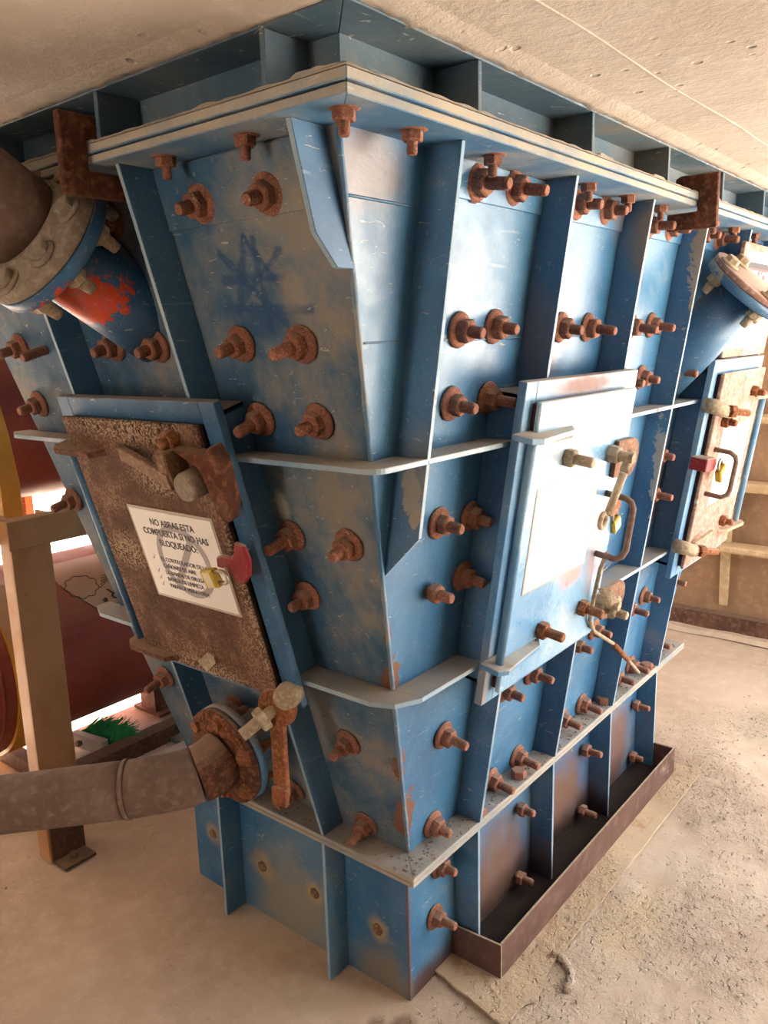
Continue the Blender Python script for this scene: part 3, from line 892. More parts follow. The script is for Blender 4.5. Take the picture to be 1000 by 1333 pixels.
# ------------------------------------------------------------------ clamp brackets on the top flange
def clamp(M, label):
    o = MB().prism([(0.0, -0.050, 0), (0.115, -0.050, 0), (0.115, -0.012, 0), (0.045, -0.010, 0), (0.045, 0.036, 0), (0.085, 0.036, 0), (0.098, 0.046, 0), (0.098, 0.066, 0), (0.085, 0.072, 0), (0.0, 0.072, 0)],
                   (0, 0, 0.016)).build('clamp_bracket', M_rust, None, M, bevel=0.002)
    tag(o, label, 'clamp bracket', 'rusty clamp brackets on the upper flange')
# local x inward, y up, z along the flange
Mb = Matrix(((1, 0, 0, -0.535), (0, 0, -1, 0.235), (0, 1, 0, 1.786), (0, 0, 0, 1)))
clamp(Mb, 'rusty C-shaped clamp bracket gripping the flange above the dusty pipe')
Mb = Matrix(((0, 0, 1, 0.752), (1, 0, 0, -0.362), (0, 1, 0, 1.786), (0, 0, 0, 1)))
clamp(Mb, 'rusty C-shaped clamp bracket gripping the flange above the third right rib')

# ------------------------------------------------------------------ access hatches
def stud(parent, M, u, v, n, L=0.06, mat=None):
    """nut with long threaded stud standing on a door (local face coordinates)"""
    mat = mat or M_bare
    T = M @ Matrix.Translation((u, v, n))
    prof = [(0.011, 0)]
    z = 0.012
    while z < L: prof += [(0.0115, z), (0.0102, z + 0.002)]; z += 0.004
    o = MB().lathe(prof + [(0.008, L + 0.002)], 12, T).build('stud', mat, parent)
    MB().hexa(0.02, 0.0, 0.02, T).build('nut', mat, o)
    return o

def loc(M, pts): return [M @ Vector(p) for p in pts]

def hatch(M, w, h, label, mats, mirror=1, dz=0.02):
    """M: frame of the hatch plane (x right, y up, z out) at its centre; mirror -1 puts the hinge on the right"""
    dm, fm, lm = mats
    root = thing('access_hatch', M.translation, label, 'hatch')
    s = mirror
    fw = 0.042
    bars = [((-w, -h), (-w + fw, h)), ((w - fw, -h), (w, h)), ((-w + fw, -h), (w - fw, -h + fw)), ((-w + fw, h - fw), (w - fw, h))]
    for (a, c) in bars:
        MB().box((a[0], a[1], -0.012), (c[0], c[1], 0.006), M).build('frame_bar', fm, root, bevel=0.0015)
    ci = 0.03
    for (a, c) in (((-w + ci, -h + ci), (-w + ci + 0.008, h - ci)), ((w - ci - 0.008, -h + ci), (w - ci, h - ci)), ((-w + ci, -h + ci), (w - ci, -h + ci + 0.008)), ((-w + ci, h - ci - 0.008), (w - ci, h - ci))):
        MB().box((a[0], a[1], -0.085), (c[0], c[1], -0.012), M).build('collar_plate', M_rib, root)
    # door plate with rounded gasket behind it
    e0, e1 = 0.028, 0.042
    x0, x1 = sorted((s * (-w + e0), s * (w - e1)))
    MB().box((x0 + 0.006, -h + 0.034, 0.006), (x1 - 0.006, h - 0.042, 0.016), M).build('gasket', M_gasket, root)
    door = MB().box((x0, -h + 0.028, 0.016), (x1, h - 0.036, 0.027), M).build('door', dm, root, bevel=0.0025)
    return root, door

# right hatch, blue, its door made pale for the highlight
MR = face_right(0.325, 1.086, 0.088)
hr, hr_door = hatch(MR, 0.262, 0.337, 'blue steel access hatch with highlight-pale door, white paper, handle and latches on the bright wall', (M_door, M_doorframe, M_bare))
MB().tube(loc(MR, [(-0.262, -0.232, 0.034), (-0.262, 0.226, 0.034)]), 0.009, 12).build('hinge_rod', M_doorframe, hr)
for v in (0.232, -0.238):
    l = MB().prism(loc(MR, [(-0.29, v, 0.006), (-0.295, v, 0.05), (-0.27, v, 0.062), (-0.12, v, 0.05), (-0.085, v, 0.027), (-0.085, v, 0.006)]), (MR.to_3x3() @ Vector((0, 0.012, 0)))).build('hinge_lug', M_doorframe, hr, bevel=0.0015)
    MB().box((-0.225, v - 0.012, 0.027), (-0.09, v, 0.033), MR).build('weld', M_bare, l)
for (u, v) in ((-0.092, 0.179), (-0.09, -0.206), (0.112, -0.212)):
    stud(hr_door, MR, u, v, 0.027, 0.058, M_bare if v > 0 else M_rustorange)
MB().tube(loc(MR, [(0.148, 0.062, 0.027), (0.148, 0.062, 0.075), (0.150, 0.056, 0.088), (0.156, 0.040, 0.094), (0.160, -0.06, 0.094), (0.156, -0.078, 0.088), (0.150, -0.086, 0.075), (0.150, -0.086, 0.027)]), 0.0075, 10).build('handle', M_pipe, hr_door)
def latch(root, M, u, v, s, name='latch'):
    """round lug plate with a swing bolt and a hanging lever"""
    lug = [(u + 0.02 * s, v - 0.048, 0.029)] + [(u + s * (0.100 + 0.048 * math.cos(t)), v - 0.012 + 0.048 * math.sin(t), 0.029) for t in [-math.pi / 2 + math.pi * i / 10 for i in range(11)]] + [(u + 0.02 * s, v + 0.036, 0.029)]
    lg = MB().prism(loc(M, lug), M.to_3x3() @ Vector((0, 0, 0.010))).build('latch_lug', M_rust2, root)
    T = M @ Matrix.Translation((u, v + 0.01, 0.024))
    MB().hexa(0.021, 0.0, 0.028, T).build('nut', M_bare, lg)
    MB().tube(loc(M, [(u, v + 0.01, 0.02), (u, v + 0.01, 0.085)]), 0.012, 12).build('swing_bolt', M_bare, lg)
    MB().tube(loc(M, [(u - 0.005 * s, v - 0.02, 0.07), (u + 0.045 * s, v + 0.012, 0.06)]), 0.010, 10).build('toggle', M_bare, lg)
    return lg
lg = latch(hr, MR, 0.125, 0.150, 1)
MB().tube(loc(MR, [(0.105, 0.128, 0.076), (0.098, 0.03, 0.060)]), 0.009, 10).build('lever', M_bare, lg)
bb = MB()
T = MR @ Matrix.Translation((0.088, 0.015, 0.055))
bb.tube([T @ Vector((0.015 * math.cos(t), 0.017 * math.sin(t), 0)) for t in [2 * math.pi * i / 16 for i in range(17)]], 0.006, 8)
bb.build('lever_ring', M_bare, lg)
lg2 = latch(hr, MR, 0.215, -0.232, 1)
MB().prism(loc(MR, [(0.09, -0.145, 0.07), (0.115, -0.150, 0.08), (0.225, -0.222, 0.07), (0.215, -0.240, 0.055)]), MR.to_3x3() @ Vector((0, 0.006, 0.012))).build('latch_wedge', M_bare, lg2, bevel=0.001)
stud(lg2, MR, 0.235, -0.248, 0.03, 0.07)
# paper on the right door
pr = thing('paper_notice', MR @ Vector((-0.06, 0.01, 0.028)), 'blank-looking white paper notice on the highlight-pale blue hatch door', 'notice')
MB().box((-0.20, -0.098, 0.0272), (0.092, 0.128, 0.0282), MR).build('laminate', M_laminate, pr)
MB().box((-0.196, -0.094, 0.0282), (0.088, 0.124, 0.0288), MR).build('sheet', M_paper, pr)

# wire cable with sleeve hanging from the right hatch handle
cb = thing('lock_cable', MR @ Vector((0.15, -0.09, 0.05)), 'rusty wire cable hanging from the pale hatch handle down to the flange', 'cable')
pts = loc(MR, [(0.150, -0.075, 0.055), (0.152, -0.12, 0.045), (0.156, -0.2, 0.04), (0.17, -0.262, 0.035), (0.19, -0.285, 0.035)])
end = [Vector((0.62, -0.150, 0.745)), Vector((0.76, -0.145, 0.665)), Vector((0.92, -0.125, 0.56)), Vector((1.09, -0.095, 0.452))]
MB().tube(pts + end, 0.0055, 8).build('wire', M_bare, cb)
MB().tube([end[1], end[2]], 0.0085, 8).build('sleeve', M_rustorange, cb)
bb = MB(); T = MR @ Matrix.Translation((0.160, -0.105, 0.055))
bb.tube([T @ Vector((0.024 * math.cos(t), 0.02 * math.sin(t), 0.006 * math.sin(t))) for t in [2 * math.pi * i / 18 for i in range(19)]], 0.0018, 6)
bb.build('wire_loop', M_bare, cb)

def padlock(P, M, label, hasp=True, lean=0.2, side=1, sc=1.0, hu=0.03):
    """body, tag and shackle; M gives the face's axes, P the shackle's foot"""
    T = M.to_3x3().to_4x4(); T.translation = P
    T = T @ Matrix.Rotation(lean, 4, 'Z') @ Matrix.Scale(sc, 4)
    root = thing('padlock', P, label, 'padlock', 'padlocks on the hatches')
    body = MB().box((-0.022, -0.046, -0.010), (0.022, 0.0, 0.010), T).build('lock_body', M_yellow, root, bevel=0.003)
    MB().box((-0.019, -0.036, 0.0102), (0.019, -0.010, 0.0110), T).build('paper_tag', M_cream, body)
    pts = [(-0.014, -0.002, 0), (-0.014, 0.018, 0)] + [(0.014 * -math.cos(t), 0.018 + 0.014 * math.sin(t), 0) for t in [math.pi * i / 8 for i in range(1, 8)]] + [(0.014, 0.018, 0), (0.014, -0.002, 0)]
    MB().tube([T @ Vector(p) for p in pts], 0.0042, 8).build('shackle', M_chrome, root)
    return root
padlock(MR @ Vector((0.222, -0.012, 0.03)), MR, 'small padlock with yellow body behind the D handle of the pale hatch', lean=0.5, sc=0.8)
rp = MB().prism(loc(MR, [(0.185, 0.0, 0.012), (0.225, 0.0, 0.012), (0.235, 0.02, 0.012), (0.225, 0.04, 0.012), (0.185, 0.04, 0.012)]), MR.to_3x3() @ Vector((0, 0, 0.022))).build('hasp_staple', M_rustorange, hr)

# left hatch, rusty door with warning sheet
ML = face_left(0.350, 1.094, 0.085)
hl, hl_door = hatch(ML, 0.250, 0.325, 'heavily rusted steel access hatch with a printed warning sheet', (M_rustdoor, M_hatchframe, M_rust))
hl_frames = [c for c in hl.children]
MB().tube(loc(ML, [(-0.262, -0.30, 0.012), (-0.255, 0.21, 0.012)]), 0.010, 12).build('hinge_rod', M_rib, hl)
for v in (0.212, -0.285):
    MB().prism(loc(ML, [(-0.285, v, 0.0), (-0.285, v, 0.03), (-0.26, v, 0.048), (-0.13, v, 0.05), (-0.10, v, 0.027), (-0.10, v, 0.0)]), (ML.to_3x3() @ Vector((0, 0.013, 0)))).build('hinge_lug', M_rust, hl, bevel=0.0015)
# upper clamp: flat bar, block and round plug
cl = MB().prism(loc(ML, [(-0.03, 0.214, 0.03), (-0.025, 0.243, 0.03), (0.155, 0.212, 0.062), (0.155, 0.180, 0.062)]), ML.to_3x3() @ Vector((0, 0, 0.014))).build('clamp_bar', M_bare2, hl, bevel=0.002)
MB().box((0.128, 0.188, 0.027), (0.158, 0.252, 0.072), ML).build('clamp_block', M_bare2, hl, bevel=0.003)
MB().lathe([(0.027, 0.027), (0.028, 0.066), (0.025, 0.073)], 18, ML @ Matrix.Translation((0.188, 0.188, 0)), jit=0.04).build('clamp_plug', M_dustpipe, hl)
lugp = [(0.150, 0.250, 0.02), (0.235, 0.245, 0.02), (0.262, 0.262, 0.02), (0.276, 0.235, 0.02), (0.272, 0.155, 0.02), (0.250, 0.115, 0.02), (0.228, 0.130, 0.02), (0.222, 0.180, 0.02), (0.212, 0.218, 0.02)]
MB().prism(loc(ML, lugp), ML.to_3x3() @ Vector((0, 0, 0.03))).build('latch_lug', M_rust, hl, bevel=0.003)
stud(hl_door, ML, 0.140, 0.262, 0.027, 0.03, M_rustorange)
MB().prism(loc(ML, [(-0.02, -0.262, 0.027), (0.03, -0.225, 0.027), (0.045, -0.232, 0.027), (0.045, -0.25, 0.027), (0.0, -0.285, 0.027)]), ML.to_3x3() @ Vector((0, 0, 0.008))).build('door_tab', M_bare, hl_door, bevel=0.001)
# lower clamp: swing bolt with a hanging wrench-like lever
LC = ML @ Vector((0.205, -0.315, 0.03))
MB().lathe([(0.026, -0.02), (0.028, 0.0), (0.024, 0.02)], 14, frame_on(ML @ Vector((0.235, -0.285, 0.02)), ML.to_3x3() @ Vector((0.3, 0.3, 1))), jit=0.08).build('clamp_boss', M_bare, hl)
axis = (ML.to_3x3() @ Vector((-0.35, -0.25, 1.0))).normalized()
swing = MB().tube([LC - axis * 0.02, LC + axis * 0.09], 0.013, 12).build('swing_bolt', M_bare, hl)
MB().hexa(0.025, 0.03, 0.05, frame_on(LC, axis)).build('nut', M_bare, swing)
lv = MB()
T = frame_on(LC + Vector((0.0, 0, 0)), (-1, -0.15, 0))       # x along Y, y up, z toward -X
lv.lathe([(0.042, -0.012), (0.044, 0.0), (0.040, 0.014)], 18, T, jit=0.06)
lv.box((-0.018, -0.205, -0.006), (0.016, -0.02, 0.008), T)
lv.box((-0.018, -0.215, 0.004), (0.020, -0.175, 0.016), T)
lv.build('clamp_lever', M_rustorange, hl, bevel=0.002)
# warning sheet
ws = thing('warning_sheet', ML @ Vector((0.04, -0.01, 0.028)), 'printed warning sheet with grey prohibition ring on the rusted hatch door', 'warning sign')
SX, SY, SW, SH = 0.043, -0.002, 0.256, 0.204
def sheet_box(x0, y0, x1, y1, n0, n1, name, mat):
    return MB().box((SX + x0, SY + y0, n0), (SX + x1, SY + y1, n1), ML).build(name, mat, ws)
sheet_box(-SW / 2 - 0.006, -SH / 2 - 0.006, SW / 2 + 0.006, SH / 2 + 0.006, 0.0272, 0.0280, 'laminate', M_laminate)
sheet_box(-SW / 2, -SH / 2, SW / 2, SH / 2, 0.0280, 0.0288, 'sheet', M_paper)
bb = MB()
ro, ri = 0.083, 0.068
T = ML @ Matrix.Translation((SX + 0.005, SY - 0.005, 0.0289))
nn = 40
vs = [T @ Vector((r * math.cos(2 * math.pi * k / nn), r * math.sin(2 * math.pi * k / nn), z)) for z in (0, 0.0002) for r in (ro, ri) for k in range(nn)]
fs = []
for k in range(nn):
    k2 = (k + 1) % nn
    fs += [(2 * nn + k, 2 * nn + k2, 3 * nn + k2, 3 * nn + k), (k, 2 * nn + k, 2 * nn + k2, k2)]
bb.add(vs, [f[::-1] for f in fs])
a = math.radians(52)
bb.box((-ri, -0.0085, 0), (ri, 0.0085, 0.0002), T @ Matrix.Rotation(a, 4, 'Z'))
bb.build('prohibition_ring', M_greyink, ws)
lines = [('NO ABRAS ESTA', 0.0, 0.076, 0.0205, 'CENTER', 0.00025), ('COMPUERTA SI NO HAS', 0.0, 0.053, 0.0205, 'CENTER', 0.00025), ('BLOQUEADO:', 0.0, 0.030, 0.0205, 'CENTER', 0.00025),
         ('EL CONTROLADOR DE LOS', -0.075, -0.010, 0.0135, 'LEFT', 0.0), ('CA\u00d1ONES DE AIRE', -0.075, -0.026, 0.0135, 'LEFT', 0.0), ('LA BANDA DE ORUGA', -0.075, -0.042, 0.0135, 'LEFT', 0.0),
         ('BANDA DE LIMPIEZA', -0.075, -0.058, 0.0135, 'LEFT', 0.0), ('PARRILLA VIBRATORIA', -0.075, -0.074, 0.0135, 'LEFT', 0.0)]
for (t, x, y, sz, al, bo) in lines:
    me = text_mesh('lettering', t, sz, M_ink, al, 0.92, bo)
    link_mesh('lettering', me, ws, ML @ Matrix.Translation((SX + x, SY + y, 0.0292)))
for y in (-0.010, -0.042, -0.058, -0.074):
    bb = MB()
    T = ML @ Matrix.Translation((SX - 0.098, SY + y, 0.0290))
    bb.prism([T @ Vector(p) for p in ((-0.004, 0, 0), (-0.002, -0.004, 0), (0.005, 0.006, 0), (0.004, 0.0065, 0), (-0.002, -0.002, 0))], T.to_3x3() @ Vector((0, 0, 0.0003)))
    bb.build('check_mark', M_ink, ws)
# red hasp and padlock on the left hatch
hs = thing('lockout_hasp', ML @ Vector((0.235, 0.02, 0.03)), 'red painted lockout hasp beside the printed warning sheet', 'hasp')
pts = [(0.172, 0.012), (0.178, 0.034), (0.200, 0.042), (0.222, 0.040), (0.234, 0.052), (0.244, 0.076), (0.268, 0.072), (0.272, 0.040), (0.262, 0.010), (0.240, -0.012), (0.214, -0.014), (0.212, 0.004), (0.200, 0.016), (0.186, 0.012)]
MB().prism(loc(ML, [(x, y, 0.036) for x, y in pts]), ML.to_3x3() @ Vector((0, 0, 0.010))).build('hasp_plate', M_red, hs, bevel=0.003)
MB().tube(loc(ML, [(0.235, 0.03, 0.027), (0.235, 0.03, 0.04)]), 0.010, 10).build('hasp_pin', M_red, hs)
padlock(ML @ Vector((0.196, 0.006, 0.066)), ML, 'yellow padlock hanging from the red hasp on the rusted hatch', lean=-1.35, sc=0.85)

# second right hatch, pale rusty, hinge on the right
M2 = face_right(1.42, 1.085, 0.088)
h2, h2_door = hatch(M2, 0.258, 0.337, 'pale rusty access hatch at the far end below the danger sign', (M_lightrust, M_doorframe, M_bare), mirror=-1)
MB().tube(loc(M2, [(0.258, -0.245, 0.034), (0.250, 0.20, 0.034)]), 0.010, 12).build('hinge_rod', M_doorframe, h2)
for v in (0.205, -0.250):
    MB().prism(loc(M2, [(0.288, v, 0.006), (0.288, v, 0.05), (0.265, v, 0.062), (0.12, v, 0.05), (0.085, v, 0.027), (0.085, v, 0.006)]), (M2.to_3x3() @ Vector((0, 0.012, 0)))).build('hinge_lug', M_bare, h2, bevel=0.0015)
MB().tube(loc(M2, [(-0.16, 0.070, 0.027), (-0.16, 0.070, 0.075), (-0.155, 0.060, 0.09), (-0.150, 0.045, 0.094), (-0.150, -0.045, 0.094), (-0.155, -0.06, 0.09), (-0.16, -0.070, 0.075), (-0.16, -0.070, 0.027)]), 0.0075, 10).build('handle', M_pipe, h2_door)
for v, vv in ((0.200, 1), (-0.235, -1)):
    lg = MB().tube(loc(M2, [(-0.265, v + 0.01, 0.0), (-0.265, v + 0.01, 0.03), (-0.235, v, 0.045), (-0.18, v - 0.01, 0.052), (-0.15, v - 0.012, 0.055)]), [0.022, 0.022, 0.02, 0.018, 0.014], 10).build('swing_latch', M_bare, h2)
    MB().tube(loc(M2, [(-0.23, v, 0.05), (-0.16, v - 0.005, 0.10)]), 0.011, 10).build('swing_bolt', M_rustorange, lg)
    MB().hexa(0.02, 0, 0.02, frame_on(M2 @ Vector((-0.215, v - 0.002, 0.06)), M2.to_3x3() @ Vector((0.8, 0, 0.6)))).build('nut', M_rustorange, lg)
    MB().prism(loc(M2, [(-0.20, v + 0.0, 0.03), (-0.10, v - 0.05 + 0.08 * (vv < 0), 0.05), (-0.09, v - 0.04 + 0.08 * (vv < 0), 0.05), (-0.19, v + 0.014, 0.03)]), M2.to_3x3() @ Vector((0, 0, 0.01))).build('latch_wedge', M_bare, lg)
for (u, v) in ((-0.135, 0.155), (0.09, -0.205), (0.12, 0.23)):
    stud(h2_door, M2, u, v, 0.027, 0.04, M_rustorange)
p2 = thing('paper_notice', M2 @ Vector((0.04, 0, 0.028)), 'white paper notice behind the handle of the far rusty hatch', 'notice')
MB().box((-0.115, -0.12, 0.0272), (0.185, 0.13, 0.0280), M2).build('laminate', M_laminate, p2)
MB().box((-0.110, -0.115, 0.0280), (0.180, 0.125, 0.0288), M2).build('sheet', M_paper, p2)
hs2 = MB().prism(loc(M2, [(-0.285, 0.02, 0.0), (-0.285, 0.06, 0.0), (-0.205, 0.055, 0.0), (-0.190, 0.035, 0.0), (-0.205, 0.015, 0.0)]), M2.to_3x3() @ Vector((0, 0, 0.05))).build('lockout_hasp', M_red, None, bevel=0.003)
tag(hs2, 'red lockout hasp on the edge of the far rusty hatch', 'hasp')
padlock(M2 @ Vector((-0.178, 0.022, 0.06)), M2, 'yellow padlock hanging from the red hasp on the far rusty hatch', lean=0.7, sc=1.0)

# danger sign on a rusty backing plate above the far hatch
MD = face_right(1.46, 1.584, 0.088)
ds = thing('danger_sign', MD.translation, 'white danger sign with red lettering on a rusty plate at the right edge', 'danger sign')
MB().box((-0.228, -0.163, -0.012), (0.228, 0.163, 0.0), MD).build('backing_plate', M_lightrust, ds, bevel=0.002)
MB().box((-0.196, -0.138, 0.0), (0.180, 0.143, 0.001), MD).build('sheet', M_paper, ds)
MB().box((-0.165, 0.045, 0.001), (0.150, 0.112, 0.0015), MD).build('black_band', M_ink, ds)
bb = MB().prism([MD @ Vector((-0.155 + 0.0, 0.0, 0.0015))] + [], (0, 0, 0)) if False else None
MB().box((-0.158, 0.030, 0.0015), (0.143, 0.096, 0.002), MD).build('red_panel', M_redink, ds)
link_mesh('lettering', text_mesh('danger_lettering', 'PELIGRO', 0.068, M_paper, 'CENTER', 1.0, 0.0012), ds, MD @ Matrix.Translation((-0.008, 0.063, 0.0024)))
for k, (y, t) in enumerate(((-0.02, 0.16), (-0.045, 0.12), (-0.07, 0.14))):
    MB().box((-0.07, y, 0.001), (-0.07 + t, y + 0.006, 0.0014), MD).build('text_line', M_greyink, ds)

# ------------------------------------------------------------------ pipes and blind flange
def flange_bolts(root, M, r, n, z_out, z_in, phase=0.0, m1=None, m2=None, sc=1.0, skip=()):
    """bolt heads with washers on the outside of a flange pair and nuts with studs behind it"""
    for k in range(n):
        if k in skip: continue
        a = phase + 2 * math.pi * k / n
        T = M @ Matrix.Translation((r * math.cos(a), r * math.sin(a), z_out)) @ Matrix.Scale(sc, 4)
        h = MB().hexa(0.018, 0.004, 0.019, T).build('bolt_head', m1 or M_dustpipe, root)
        MB().lathe([(0.025, 0), (0.026, 0.003), (0.019, 0.006)], 16, T, jit=0.05).build('washer', m1 or M_dustpipe, h)
        T2 = M @ Matrix.Translation((r * math.cos(a), r * math.sin(a), z_in)) @ Matrix.Rotation(math.pi, 4, 'X') @ Matrix.Scale(sc, 4)
        nt = MB().hexa(0.019, 0.0, 0.018, T2).build('nut', m2 or M_bare, root)
        MB().lathe([(0.011, 0.016), (0.0115, 0.03), (0.010, 0.045)], 12, T2).build('stud', m2 or M_bare, nt)

# upper left air pipe
up_ = thing('air_pipe', MNL.translation, 'dust-caked grey air pipe with bolted flange at the upper left', 'pipe')
MB().lathe([(0.07, 0.021), (0.129, 0.021), (0.132, 0.024), (0.132, 0.043), (0.129, 0.046), (0.095, 0.050), (0.086, 0.062)], 40, MNL).build('pipe_flange', M_dustpipe, up_)
q0, q1 = MNL @ Vector((0, 0, 0.045)), MNL @ Vector((0, 0, 0.15))
MB().tube([q0, q1, q1 + Vector((-0.09, 0.02, 0.03)), q1 + Vector((-0.19, 0.09, 0.035)), q1 + Vector((-0.3, 0.2, 0.035)), q1 + Vector((-0.8, 0.9, 0.02))], 0.079, 32).build('pipe_body', M_pipe, up_)
flange_bolts(up_, MNL, 0.108, 8, 0.047, -0.006, 0.2)
# lower left air pipe with an elbow
lp = thing('air_pipe', MNB.translation, 'grey rusty bent air pipe leaving the lower left of the hopper', 'pipe')
MB().lathe([(0.05, 0.0145), (0.114, 0.0145), (0.118, 0.017), (0.118, 0.028), (0.113, 0.031), (0.075, 0.034)], 36, MNB, jit=0.01).build('pipe_flange', M_rust, lp)
P0 = MNB @ Vector((0, 0, 0.028))
ctrl = [P0, Vector((-0.24, 0.408, 0.549)), Vector((-0.335, 0.49, 0.533)), Vector((-0.54, 0.728, 0.505)), Vector((-0.75, 0.97, 0.478)), Vector((-1.1, 1.37, 0.43))]
def spline(c, n=8):
    out = []
    for i in range(len(c) - 1):
        p0, p1, p2, p3 = c[max(i - 1, 0)], c[i], c[i + 1], c[min(i + 2, len(c) - 1)]
        for k in range(n):
            t = k / n
            out.append(0.5 * ((2 * p1) + (p2 - p0) * t + (2 * p0 - 5 * p1 + 4 * p2 - p3) * t * t + (3 * p1 - p0 - 3 * p2 + p3) * t ** 3))
    return out + [c[-1]]
sp = spline(ctrl)
MB().tube(sp[:9], [0.066] * 9, 28).build('rusty_elbow', M_rust, lp)
MB().tube(sp[8:18], 0.064, 28).build('pipe_elbow', M_pipe, lp)
MB().tube(sp[17:], 0.064, 28).build('pipe_body', M_pipe, lp)
MB().tube([sp[17] + (sp[16] - sp[17]) * 0.15, sp[17] + (sp[18] - sp[17]) * 0.15], 0.0665, 28).build('weld_ring', M_pipe, lp)
flange_bolts(lp, MNB, 0.096, 6, 0.030, -0.006, 0.35, M_rustorange, M_rustorange, 0.85)
bb = MB()
for k in range(60):
    a = random.uniform(0.2, 2.6); rr = random.uniform(0.068, 0.112)
    T = MNB @ Matrix.Translation((rr * math.cos(a), rr * math.sin(a), 0.03))
    s_ = random.uniform(0.004, 0.011)
    bb.lathe([(s_, -0.002), (s_ * 0.9, s_ * 0.5), (s_ * 0.4, s_ * 0.8)], 6, T, False, jit=0.3)
bb.build('rust_scale', M_rustorange, lp)['kind'] = 'stuff'
# blind flange closing the right nozzle
bf = thing('blind_flange', MNR.translation, 'tan rusty blind flange bolted over the blue nozzle at the right', 'blind flange')
MB().lathe([(0.05, 0.0185), (0.119, 0.0185), (0.122, 0.021), (0.122, 0.032), (0.119, 0.035), (0.0, 0.035)], 40, MNR).build('cover_disc', M_lightrust, bf)
flange_bolts(bf, MNR, 0.098, 4, 0.036, -0.006, 0.9, M_bare, M_bare, 1.1)

# ------------------------------------------------------------------ air tanks and their stand, behind on the left
def tank(name, loc_, R_, x0, x1, label):
    root = thing(name, (loc_[0], loc_[1], loc_[2] - R_), label, 'air tank', 'red air tanks on the yellow stand')
    Mx = Matrix(((0, 0, 1, 0), (0, 1, 0, loc_[1]), (-1, 0, 0, loc_[2]), (0, 0, 0, 1)))
    L = []
    for i in range(9):
        t = math.pi / 2 * i / 8
        L.append((max(0.002, R_ * math.sin(t)), x0 - 0.17 * math.cos(t)))
    for i in range(1, 9):
        t = math.pi / 2 * i / 8
        L.append((max(0.002, R_ * math.cos(t)), x1 + 0.17 * math.sin(t)))
    MB().lathe(L, 56, Mx).build('tank_shell', M_tank, root)
    for xs in (x0, x1):
        MB().lathe([(R_ - 0.004, xs - 0.008), (R_ + 0.003, xs - 0.004), (R_ + 0.003, xs + 0.004), (R_ - 0.004, xs + 0.008)], 56, Mx, cap=False).build('weld_seam', M_tank, root)
    return root
TK1 = tank('air_tank', (0.5, 1.82, 0.432), 0.318, -0.16, 1.3, 'red horizontal air tank near the floor with a sticker')
for xs in (0.58, 1.1):
    f = MB().box((xs - 0.04, 1.70, 0.0), (xs + 0.04, 1.88, 0.012)).build('foot_plate', M_skid, TK1)
    MB().box((xs - 0.03, 1.74, 0.012), (xs + 0.03, 1.84, 0.125)).build('foot_web', M_skid, TK1)
TK2 = tank('air_tank', (0.5, 1.82, 1.325), 0.335, -0.16, 1.3, 'upper dark red air tank resting on the yellow stand beam')

stand = thing('tank_stand', (0.3, 1.7, 0.0), 'dusty yellow steel stand carrying the red tanks', 'stand')
def post(x, y, z1, foot=True):
    p = MB()
    p.box((x - 0.058, y - 0.006, 0.0), (x + 0.058, y + 0.0, z1))
    p.box((x - 0.058, y, 0.0), (x - 0.052, y + 0.055, z1))
    p.box((x + 0.052, y, 0.0), (x + 0.058, y + 0.055, z1))
    o = p.build('post', M_stand, stand, bevel=0.001)
    if foot:
        MB().box((x - 0.05, y - 0.075, 0.0), (x + 0.05, y - 0.006, 0.008)).build('foot_bracket', M_skid, o)
        MB().hexa(0.014, 0.008, 0.022, Matrix.Translation((x, y - 0.04, 0))).build('anchor_nut', M_skid, o)
        MB().box((x - 0.052, y - 0.014, 0.0), (x + 0.052, y - 0.0062, 0.16)).build('foot_upright', M_skid, o)
post(-0.185, 1.165, 1.055)
post(1.55, 1.165, 1.055, False)
post(-0.185, 2.42, 1.055, False)
post(0.42, 2.42, 0.985, False)
MB().box((-0.27, 1.11, 0.975), (1.65, 1.159, 1.055)).build('beam', M_stand, stand, bevel=0.002)
MB().box((-0.27, 2.37, 0.975), (1.65, 2.414, 1.055)).build('beam', M_stand, stand, bevel=0.002)
MB().box((-0.30, 1.17, 0.985), (-0.22, 2.37, 1.050)).build('beam', M_stand, stand, bevel=0.002)
MB().box((1.50, 1.17, 0.985), (1.58, 2.37, 1.050)).build('beam', M_stand, stand, bevel=0.002)
MB().box((0.24, 2.33, 0.80), (0.40, 2.345, 0.96)).build('bracket_plate', M_rustorange, stand)
# cradle straps round the tanks
def strap(zc, x, parent):
    R0, R1 = 0.321, 0.334
    bb = MB()
    n = 40
    vs, fs = [], []
    for i in range(n):
        t = 2 * math.pi * i / n
        for (r, xx) in ((R1, x - 0.05), (R1, x + 0.05), (R0, x + 0.05), (R0, x - 0.05)):
            vs.append((xx, 1.82 - r * math.cos(t), zc + r * math.sin(t)))
    for i in range(n):
        j = (i + 1) % n
        for k in range(4):
            fs.append((i * 4 + k, i * 4 + (k + 1) % 4, j * 4 + (k + 1) % 4, j * 4 + k))
    bb.add(vs, fs)
    bb.build('strap', M_strap, parent)
strap(0.432, -0.07, TK1)
# saddle plate under the upper tank
for f in (1, -1):
    MB().prism([(-0.16, 1.82 - f * a, z) for a, z in ((0.47, 1.0), (0.47, 1.12), (0.44, 1.26), (0.38, 1.42), (0.31, 1.52), (0.28, 1.50), (0.34, 1.40), (0.39, 1.26), (0.405, 1.12), (0.405, 1.0))], (0.06, 0, 0)).build('saddle_plate', M_strap, stand, bevel=0.002)
    MB().box((-0.30, 1.82 - f * 0.47 - 0.03, 0.995), (1.58, 1.82 - f * 0.47 + 0.07, 1.0)).build('saddle_rail', M_stand, stand)
